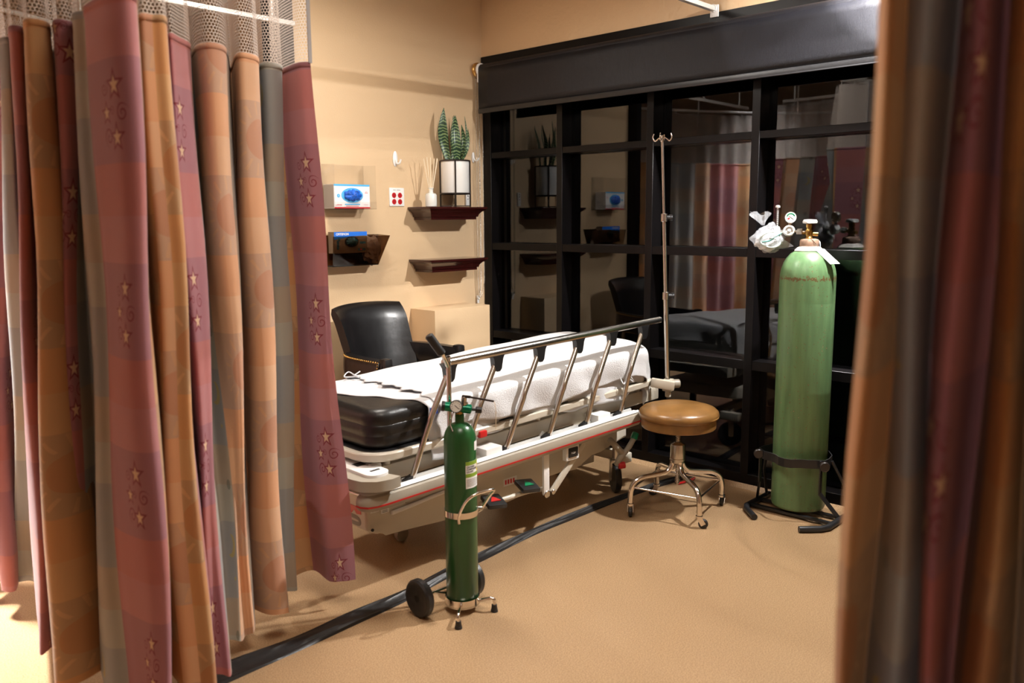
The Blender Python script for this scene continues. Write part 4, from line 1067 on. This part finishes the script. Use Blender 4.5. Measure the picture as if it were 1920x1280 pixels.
part('adjusting_knob', MB().cyl(Q(.040, .004, .738), Q(.060, .006, .7355), .005, 14).cyl(Q(.056, .006, .736), Q(.078, .008, .733), .0115, 20, bev=.002), MT['plastic_black'], o)
gc = Q(-.008, -.022, .755); gd = (Fv*-1+EZ*.15+Rv*-.08).normalized()
g = part('gauge', MB().lathe([(0, 0), (.021, 0), (.0225, .003), (.0225, .016), (.0205, .018), (.0195, .0155), (0, .0155)], gc, ax=gd, n=36), MT['plastic_black'], t)
part('gauge_dial', MB().lathe([(0, .0150), (.0195, .0150), (.0195, .0160), (0, .0160)], gc, ax=gd, n=32), MT['gauge'], g)
gx = gd.cross(EZ).normalized()*-1; gy = gx.cross(gd)*-1
part('gauge_needle', MB().bar(gc+gd*.0168-gx*.004+gy*.004, gc+gd*.0168+gx*.010-gy*.008, .0018, .0008, up=tuple(gd)), MT['ink'], g)
km = MB()
for k in range(9):
    a = R_(-30+30*k); dd = gx*math.cos(a)+gy*math.sin(a); km.bar(gc+gd*.0165+dd*.012, gc+gd*.0165+dd*.017, .0012, .0008, up=tuple(gd))
part('gauge_scale', km, MT['inkgrey'], g)
part('valve_stem', MB().cyl(Q(.014, .0, .748), Q(.018, 0, .785), .010, 14, bev=.002).cyl(Q(.016, 0, .756), Q(.016, 0, .764), .014, 8), MT['steel'], t)
o = part('valve_wrench', MB().bar(Q(.010, .0, .786), Q(.040, -.004, .783), .014, .008, bev=.002).bar(Q(.035, -.003, .7835), Q(.122, -.012, .769), .009, .006, bev=.002), MT['iron'], t)
part('wrench_cord', MB().tube([Q(.120, -.012, .771), Q(.126, -.012, .755), Q(.128, -.012, .72), Q(.127, -.012, .67)], .0012, 6, smooth=4), MT['reed'], o)
part('tank_cord', MB().tube([Q(-.018, -.02, .738), Q(-.026, -.03, .715), Q(-.030, -.035, .695), Q(-.020, -.05, .672)], .0022, 8, smooth=5), MT['steel'], t)
# raised weld arc on the shoulder, sticker and curved label
def cylpatch(a0, a1, z0, z1, r, n=18):
    m = MB(); vs = []
    for r_ in (r, r-.0006):
        for j in (0, 1):
            for i in range(n+1):
                a = a0+(a1-a0)*i/n; z = (z0, z1)[j]
                vs.append(CC+(Rv*math.sin(a)-Fv*math.cos(a))*r_+EZ*z)
    k = n+1; fs = []
    for i in range(n): fs += [(i, i+1, k+i+1, k+i), (2*k+i, 3*k+i, 3*k+i+1, 2*k+i+1), (i, 2*k+i, 2*k+i+1, i+1), (k+i, k+i+1, 3*k+i+1, 3*k+i)]
    fs += [(0, k, 3*k, 2*k), (n, 2*k+n, 3*k+n, k+n)]
    return m.add(vs, fs)
def cyltext(body, size, a0, z, r, mat, parent, bold=.0):
    c = bpy.data.curves.new('lettering', 'FONT'); c.body = body; c.size = size; c.offset = bold
    tt = bpy.data.objects.new('tmp_text', c); COL.objects.link(tt); dg = bpy.context.evaluated_depsgraph_get(); dg.update()
    me = bpy.data.meshes.new_from_object(tt.evaluated_get(dg)); bpy.data.objects.remove(tt)
    for v in me.vertices:
        a = a0+v.co.x/r; v.co = CC+(Rv*math.sin(a)-Fv*math.cos(a))*(r+.0002)+EZ*(z+v.co.y)-OFF[parent.name]
    me.materials.clear(); me.materials.append(mat); me.name = 'lettering'
    o = bpy.data.objects.new('lettering', me); COL.objects.link(o); o.parent = parent; OFF[o.name] = OFF[parent.name]
a0, a1 = R_(22), R_(95)
o = part('label', cylpatch(a0, a1, .467, .563, CR+.0008), MT['paper'], t, 'white and lime paper label')
part('label_band', cylpatch(a0, a1, .550, .563, CR+.0011), MT['labelgreen'], o); part('label_band', cylpatch(a0, a1, .507, .520, CR+.0011), MT['labelgreen'], o)
cyltext('OXYGEN,\nCOMPRESSED, USP\nUN1072', .0085, a0+.05, .541, CR+.0012, MT['ink'], o, bold=.00025)
part('hazard_diamond', MB().add([CC+(Rv*math.sin(a)-Fv*math.cos(a))*(CR+.0013)+EZ*z for a, z in ((R_(68), .537), (R_(82), .518), (R_(96), .537), (R_(82), .556))]+[CC+(Rv*math.sin(a)-Fv*math.cos(a))*(CR+.0018)+EZ*z for a, z in ((R_(68), .537), (R_(82), .518), (R_(96), .537), (R_(82), .556))], [(0, 1, 2, 3), (4, 7, 6, 5), (0, 4, 5, 1), (1, 5, 6, 2), (2, 6, 7, 3), (3, 7, 4, 0)]), MT['yellow'], o)
m = MB()
for i in range(6): 
    q = cylpatch(a0+.06, a1-.15-(.2 if i == 5 else 0), .474+.0048*i, .4758+.0048*i, CR+.0011); m.add(q.v, q.f)
part('fine_print', m, MT['inkgrey'], o)
part('round_sticker', cylpatch(R_(62), R_(95), .598, .630, CR+.0008), MT['paper'], t)
# cart
t = thing('cylinder_cart', 'chrome two-wheeled cart carrying the small green cylinder', 'cart', (cx, cy, 0))
def ringat(z, h, r0, r1): return MB().lathe([(r0, z), (r1, z), (r1, z+h), (r0, z+h), (r0, z)], CC, n=56)
part('upper_ring', ringat(.358, .022, CR+.001, CR+.004), MT['chrome'], t)
part('lower_ring', ringat(.030, .024, CR+.002, CR+.005), MT['chrome'], t)
part('base_plate', MB().lathe([(0, .024), (CR+.005, .024), (CR+.005, .031), (0, .031)], CC, n=56), MT['steel'], t)
o = part('handle_loop', MB().tube([Q(-.003, -.064, .345), Q(-.003, -.066, .375), Q(.020, -.075, .425), Q(.050, -.070, .450), Q(.095, -.045, .457), Q(.118, -.020, .452), Q(.100, .0, .42), Q(.072, .012, .372), Q(.062, .014, .362)], .0052, 12, smooth=6), MT['chrome'], t)
part('loop_knob', MB().cyl(Q(.060, .01, .375), Q(.078, .006, .375), .008, 14, bev=.002), MT['steel'], t)
part('upright_post', MB().tube([Q(-.040, .062, .05), Q(-.040, .062, .845), Q(-.043, .055, .885), Q(-.055, .03, .925), Q(-.062, .022, .945)], [.0085, .0085, .0085, .0085, .0085], 14, smooth=5), MT['chrome'], t)
part('grip', MB().cyl(Q(-.058, .026, .930), Q(-.104, .01, 1.0), .0155, 20, bev=.004), MT['plastic_black'], t, 'black rubber grip')
for z in (.37, .04): part('post_bracket', MB().bar(Q(-.040, .062, z), Q(-.018, .055, z), .016, .02), MT['steel'], t)
axl = (Vector((1.808, 2.160, .068)), Vector((2.050, 2.150, .068)))
part('axle', MB().cyl(axl[0], axl[1], .0055, 12).tube([axl[0].lerp(axl[1], .25), Q(-.045, .02, .05)], .005, 10).tube([axl[0].lerp(axl[1], .75), Q(.030, .045, .05)], .005, 10), MT['chrome'], t)
ad = (axl[1]-axl[0]).normalized()
wd_ = (Rv*.93+Fv*.36).normalized()
for p in axl:
    o = part('wheel', MB().lathe([(.040, -.013), (.050, -.017), (.062, -.016), (.068, -.009), (.068, .009), (.062, .016), (.050, .017), (.040, .013)], p, ax=ad, n=56), MT['rubber'], t)
    part('wheel_disc', MB().lathe([(0, -.013), (.013, -.013), (.015, -.006), (.040, -.007), (.042, .0), (.040, .007), (.015, .006), (.013, .013), (0, .013)], p, ax=ad, n=40), MT['plastic_black'], o)
for foot in (Vector((1.838, 1.993, 0)), Vector((2.012, 1.990, 0))):
    d_ = (foot-CC).normalized(); a = CC+d_*(CR-.002)
    o = part('leg', MB().tube([a+EZ*.034, a+d_*.02+EZ*.040, a.lerp(foot, .8)+EZ*.048, foot+EZ*.042, foot+EZ*.018], .0062, 12, smooth=5), MT['chrome'], t)
    part('rubber_foot', MB().lathe([(0, 0), (.0135, 0), (.0125, .008), (.0115, .009), (.0095, .026), (0, .028)], foot, n=22), MT['rubber'], o)

# ------------------------------------------------------------------ large cylinder
cx2, cy2 = 3.727, 1.637; C2 = Vector((cx2, cy2, 0)); r2 = .1235
def G(r, f, z): return C2+Rv*r+Fv*f+EZ*z
t = thing('gas_cylinder', 'tall pale green gas cylinder with rust ring, strapped to a black cart', 'gas cylinder', (cx2, cy2, 0))
pr_ = [(0, .030), (.100, .030), (.118, .036), (r2, .050), (r2, 1.112), (.1225, 1.135), (.118, 1.160), (.109, 1.187), (.096, 1.210), (.078, 1.230), (.062, 1.240), (.05, 1.243), (0, 1.243)]
part('cylinder_body', MB().lathe(pr_, C2, n=80), MT['tank_big'], t, ang=60)
part('shoulder_paint', MB().lathe([(.062, 1.2405), (.064, 1.243), (.052, 1.256), (.042, 1.262), (0, 1.262)], C2, n=48), MT['whitepaint'], t, 'chalky white painted shoulder')
part('neck_collar', MB().lathe([(0, 1.258), (.040, 1.258), (.042, 1.263), (.042, 1.286), (.038, 1.293), (.028, 1.296), (0, 1.296)], C2, n=40), MT['rustiron'], t)
part('valve_body', MB().lathe([(0, 1.292), (.016, 1.292), (.018, 1.300), (.014, 1.306), (.017, 1.315), (.017, 1.335), (.013, 1.342), (.015, 1.352), (.015, 1.362), (.009, 1.366), (0, 1.366)], G(-.003, 0, 0), n=24).cyl(G(.0, 0, 1.318), G(.035, -.01, 1.316), .010, 18, bev=.002).cyl(G(0, 0, 1.322), G(-.03, .02, 1.325), .009, 14), MT['goldbrass'], t)
m = MB(); vs = []
prof = [(0, 1.364), (.020, 1.364), (.0315, 1.366), (.0325, 1.374), (.028, 1.382), (.010, 1.384), (0, 1.380)]
part('handwheel', m.lathe(prof, G(-.001, 0, 0), n=36), MT['alu'], t)
nut = Vector((3.717, 1.68, 1.327)); reg = Vector((3.708, 1.728, 1.332)); flo = Vector((3.700, 1.783, 0))
o = part('regulator', MB().cyl(C2+EZ*1.325+Vector((0, .01, 0)), nut, .0085, 14).cyl(nut-Vector((0, .015, 0)), nut+Vector((0, .012, 0)), .0155, 6, bev=.002).cyl(nut, reg, .006, 14), MT['steel'], t)
fwd = Vector((-.85, -.50, .12)).normalized()
part('regulator_body', MB().lathe([(0, -.022), (.020, -.022), (.026, -.015), (.026, .008), (.022, .014), (.018, .014), (.016, .008), (.008, .007), (.007, .016), (0, .017)], reg, ax=fwd, n=36), MT['alu'], o)
gc = reg+EZ*.060+Vector((.002, -.004, 0))
part('gauge_stem', MB().cyl(reg+EZ*.02, gc-EZ*.02, .007, 14), MT['steel'], o)
g = part('gauge', MB().lathe([(0, -.012), (.025, -.012), (.0275, -.008), (.0275, .006), (.0255, .010), (.0240, .008), (0, .008)], gc, ax=fwd, n=44), MT['steel'], t)
gx = Rv.copy(); gx = (gx-fwd*gx.dot(fwd)).normalized(); gy = (EZ-fwd*fwd.z).normalized()
part('gauge_dial', MB().lathe([(0, .0075), (.0240, .0075), (.0240, .0090), (0, .0090)], gc, ax=fwd, n=40), MT['gauge'], g)
part('gauge_needle', MB().bar(gc+fwd*.0098-gx*.010+gy*.008, gc+fwd*.0098+gx*.013-gy*.010, .0018, .0008, up=tuple(fwd)), MT['ink'], g)
km = MB()
for k in range(13):
    a = R_(20+11.5*k); dd = gx*math.cos(a)+gy*math.sin(a); km.bar(gc+fwd*.0094+dd*.0145, gc+fwd*.0094+dd*.020, .0032, .0008, up=tuple(fwd))
part('gauge_scale', km, MT['green'], g)
part('gauge_warning', MB().bar(gc+fwd*.0094-gx*.013-gy*.008, gc+fwd*.0094-gx*.005-gy*.003, .008, .0008, up=tuple(fwd)), MT['redink'], g)
f_ = part('flowmeter', MB().cyl(flo+EZ*1.325, reg, .008, 14).lathe([(0, 1.30), (.010, 1.30), (.014, 1.306), (.014, 1.345), (.0105, 1.350), (.0105, 1.352), (0, 1.352)], flo, n=24), MT['alu'], t)
part('tube_cap', MB().lathe([(0, 1.438), (.0105, 1.438), (.0105, 1.446), (.005, 1.449), (0, 1.449)], flo, n=20), MT['alu'], f_)
part('flow_tube', MB().lathe([(.0088, 1.350), (.0095, 1.350), (.0095, 1.440), (.0088, 1.440), (.0088, 1.350)], flo, n=24), MT['clear'], f_)
part('flow_rod', MB().cyl(flo+EZ*1.35, flo+EZ*1.44, .0035, 10), MT['white'], f_)
km = MB()
for k in range(8): km.box(flo+fwd*.0085+EZ*(1.360+.0095*k), (.007, .007, .0022))
part('flow_scale', km, MT['ink'], f_)
# tag on a wire
tg = thing('paper_tag', 'white paper tag wired to the neck of the tall green cylinder', 'tag', G(.03, -.06, 1.25))
ta, tb = G(.022, -.055, 1.252), G(.050, -.118, 1.188)
dirn = (tb-ta).normalized(); sd = (Rv*1.0+Fv*.1).normalized()
tcn = (ta+tb)/2+Rv*.012; 
upn = dirn.cross(sd).normalized()
part('tag_card', MB().add([tuple(ta-sd*.018), tuple(ta+sd*.026), tuple(tb+sd*.050), tuple(tb+sd*.006-EZ*.002)]+[tuple(p+upn*.0008) for p in (ta-sd*.018, ta+sd*.026, tb+sd*.050, tb+sd*.006-EZ*.002)], [(0, 1, 2, 3), (4, 7, 6, 5), (0, 4, 5, 1), (1, 5, 6, 2), (2, 6, 7, 3), (3, 7, 4, 0)]), MT['paper'], tg)
part('tag_wire', MB().tube([ta+EZ*.001, G(.012, -.045, 1.275), G(-.005, -.035, 1.298), G(.02, .0, 1.30), G(.035, -.03, 1.285), ta+sd*.01], .0011, 6, smooth=5), MT['steel'], tg)
# bag with mask
bc = Vector((3.668, 1.805, 1.300))
t = thing('mask_bag', 'clear plastic bag with folded tubing hanging from the tall cylinder regulator', 'bag', bc)
def blob(c, sx, sy, sz, seed, amp=.10, sub=4):
    b = bmesh.new(); bmesh.ops.create_icosphere(b, subdivisions=sub, radius=1)
    for v in b.verts:
        x, y, z = v.co; n_ = amp*(math.sin(x*5+seed)+math.sin(y*6+z*4+seed)+math.sin(z*9-x*7+seed*2))+amp*.4*math.sin(x*19+z*17+y*11)
        w = 1-.35*max(0, z); v.co *= 1+n_
        v.co = Vector((0, 0, 0))+Rv*(v.co.x*sx*w)+Fv*(v.co.y*sy*w)+EZ*(v.co.z*sz)
    return MB().bm(b, Matrix.Translation(c))
part('bag_film', blob(bc, .075, .045, .068, .7, .07), MT['clearbag'], t, ang=24)
part('bag_corner', MB().add([tuple(bc+Rv*.03+EZ*.02), tuple(bc+Rv*.118-EZ*.040), tuple(bc+Rv*.055-EZ*.052), tuple(bc+Rv*.05-Fv*.02)], [(0, 1, 3), (1, 2, 3), (0, 3, 2), (0, 2, 1)]), MT['clearbag'], t, ang=10)
m = MB()
vs = []
for j in range(7):
    q = j/6
    for k in range(24):
        a = 2*PI*k/24; rr = .008+.036*q**1.3*(1+.35*math.sin(a*5+q*2)); vs.append(tuple(bc+Rv*(-.030-.018*q+rr*math.cos(a))+Fv*(rr*.5*math.sin(a))+EZ*(.058+.055*q+.010*math.sin(a*4)*q)))
m.add(vs, [(j*24+k, j*24+(k+1) % 24, (j+1)*24+(k+1) % 24, (j+1)*24+k) for j in range(6) for k in range(24)])
part('bag_neck', m, MT['clearbag'], t, ang=20)
part('mask', blob(bc+Rv*(-.004)-EZ*.014, .062, .032, .048, 2.2, .06), M('mask_plastic', (.85, .86, .88), .3, bump=.4, bscale=50), t)
part('tubing', MB().tube([bc+Rv*.05*math.cos(a*.9)+Fv*(-.030+.012*math.sin(a*2))+EZ*(.036*math.sin(a*.9)-.008) for a in range(15)], .004, 8, smooth=4), M('clear_tubing', (.62, .70, .68), .25), t)
part('elastic_band', MB().tube([bc+Rv*(-.045)-Fv*.044-EZ*.018, bc+Rv*(-.01)-Fv*.047-EZ*.012, bc+Rv*.02-Fv*.045+EZ*.008, bc+Rv*.045-Fv*.036+EZ*.022], .0035, 8, smooth=5), M('teal_band', (.03, .16, .14), .5), t)
# black cart under the tall cylinder
t = thing('cylinder_stand', 'black tubular floor stand strapped around the tall green cylinder', 'stand', (cx2, cy2, 0))
for sd_, pts in ((1, [(3.478, 1.731, .015), (3.560, 1.815, .015), (3.60, 1.835, .015), (3.835, 1.835, .015)]), (-1, [(3.468, 1.512, .015), (3.535, 1.443, .015), (3.575, 1.425, .015), (3.835, 1.425, .015)])):
    part('skid_tube', MB().tube(pts, .0145, 16), MT['plastic_black'], t)
for x in (3.63, 3.73): part('floor_bar', MB().bar((x, 1.43, .016), (x, 1.83, .016), .022, .012), MT['plastic_black'], t)
for y, s_ in ((1.785, 1), (1.490, -1)):
    x = 3.625
    part('side_post', MB().bar((x, y, .14), (x, y, .30), .022, .006, up=(0, 1, 0)).bar((x, y, .145), (x+.09, y+s_*.055, .02), .020, .007, up=(0, 1, 0)), MT['plastic_black'], t)
    kb = Vector((x-.005, y+s_*.012, .283)); kd = Vector((-.80, -.6, 0)).normalized()
    o = part('clamp_knob', MB().lathe([(0, 0), (.020, 0), (.023, .004), (.023, .016), (.019, .020), (0, .019)], kb+kd*.012, ax=kd, n=32).cyl(kb-kd*.01, kb+kd*.02, .006, 12), MT['iron'], t)
sp = [(3.630, 1.795), (3.598, 1.757), (3.588, 1.715), (3.578, 1.690), (3.553, 1.662), (3.542, 1.628), (3.548, 1.600), (3.578, 1.566), (3.590, 1.540), (3.612, 1.510), (3.630, 1.480)]
def vband(path, z0, z1, th):
    vs = []; N = len(path)
    for i, (x, y) in enumerate(path):
        a, b_ = Vector(path[max(0, i-1)]), Vector(path[min(N-1, i+1)]); d_ = (b_-a).normalized(); nx, ny = -d_.y, d_.x
        for o_, z in ((0, z0), (0, z1), (th, z1), (th, z0)): vs.append((x+nx*o_, y+ny*o_, z))
    fs = [(i*4+k, i*4+(k+1) % 4, (i+1)*4+(k+1) % 4, (i+1)*4+k) for i in range(N-1) for k in range(4)]+[(0, 1, 2, 3), ((N-1)*4+3, (N-1)*4+2, (N-1)*4+1, (N-1)*4)]
    return MB().add(vs, fs)
part('front_strap', vband(sp, .262, .302, .004), MT['plastic_black'], t, ang=20)
bk = [(3.630, 1.795), (3.68, 1.800), (3.74, 1.785), (3.80, 1.745), (3.838, 1.69), (3.852, 1.637), (3.838, 1.585), (3.80, 1.53), (3.74, 1.49), (3.68, 1.478), (3.630, 1.480)]
part('rear_strap', vband(bk, .262, .302, .003), MT['plastic_black'], t, ang=20)
for y in (1.83, 1.43): part('rear_post', MB().tube([(3.80, y, .02), (3.76, y+(.0), .16), (3.72, y-(.03 if y > 1.6 else -.05), .28)], .007, 10), MT['plastic_black'], t)

# ------------------------------------------------------------------ black strip on the floor
path = [(.70, 2.30), (.95, 2.312), (1.18, 2.315), (1.40, 2.312), (1.60, 2.315), (1.85, 2.322), (2.10, 2.352), (2.32, 2.366), (2.65, 2.392), (2.95, 2.385), (3.25, 2.378), (3.50, 2.362), (3.86, 2.312)]
wdt = [.125, .115, .105, .092, .082, .072, .062, .058, .054, .050, .050, .050, .048]
m = MB(); vs = []; NP = 90
prof = [(-.5, 0), (-.46, .007), (-.36, .009), (-.30, .0065), (-.18, .0105), (-.05, .0085), (.06, .0115), (.18, .0085), (.30, .0105), (.38, .007), (.46, .008), (.5, 0)]
for i in range(NP+1):
    u = i/NP*(len(path)-1); k = min(len(path)-2, int(u)); q = u-k
    g = lambda j: Vector(path[max(0, min(len(path)-1, j))])
    p = catm(g(k-1), g(k), g(k+1), g(k+2), q); p2 = catm(g(k-1), g(k), g(k+1), g(k+2), q+.01); d_ = (p2-p).normalized(); n_ = Vector((-d_.y, d_.x)); w_ = wdt[k]*(1-q)+wdt[k+1]*q
    for a, z in prof: vs.append((p.x+n_.x*a*w_, p.y+n_.y*a*w_, .0005+z*(1+.5*math.sin(i*.35+a*6))))
n = len(prof)
for i in range(NP):
    for k in range(n-1): m.f.append((i*n+k, i*n+k+1, (i+1)*n+k+1, (i+1)*n+k)); m.mi.append(0)
m.v = vs
tag(m.build('floor_strip', MT['rubber'], loc=(2, 2.3, 0), ang=40), 'long flat black rubber strip running across the floor under the stool', 'floor strip')
tag(MB().tube([(3.69, 2.275, .0065), (3.74, 2.262, .008), (3.79, 2.255, .008), (3.83, 2.262, .007)], .006, 8, smooth=5).build('red_cord', MT['red'], loc=(3.75, 2.26, .005)), 'short red cord lying on the floor behind the stool', 'cord')
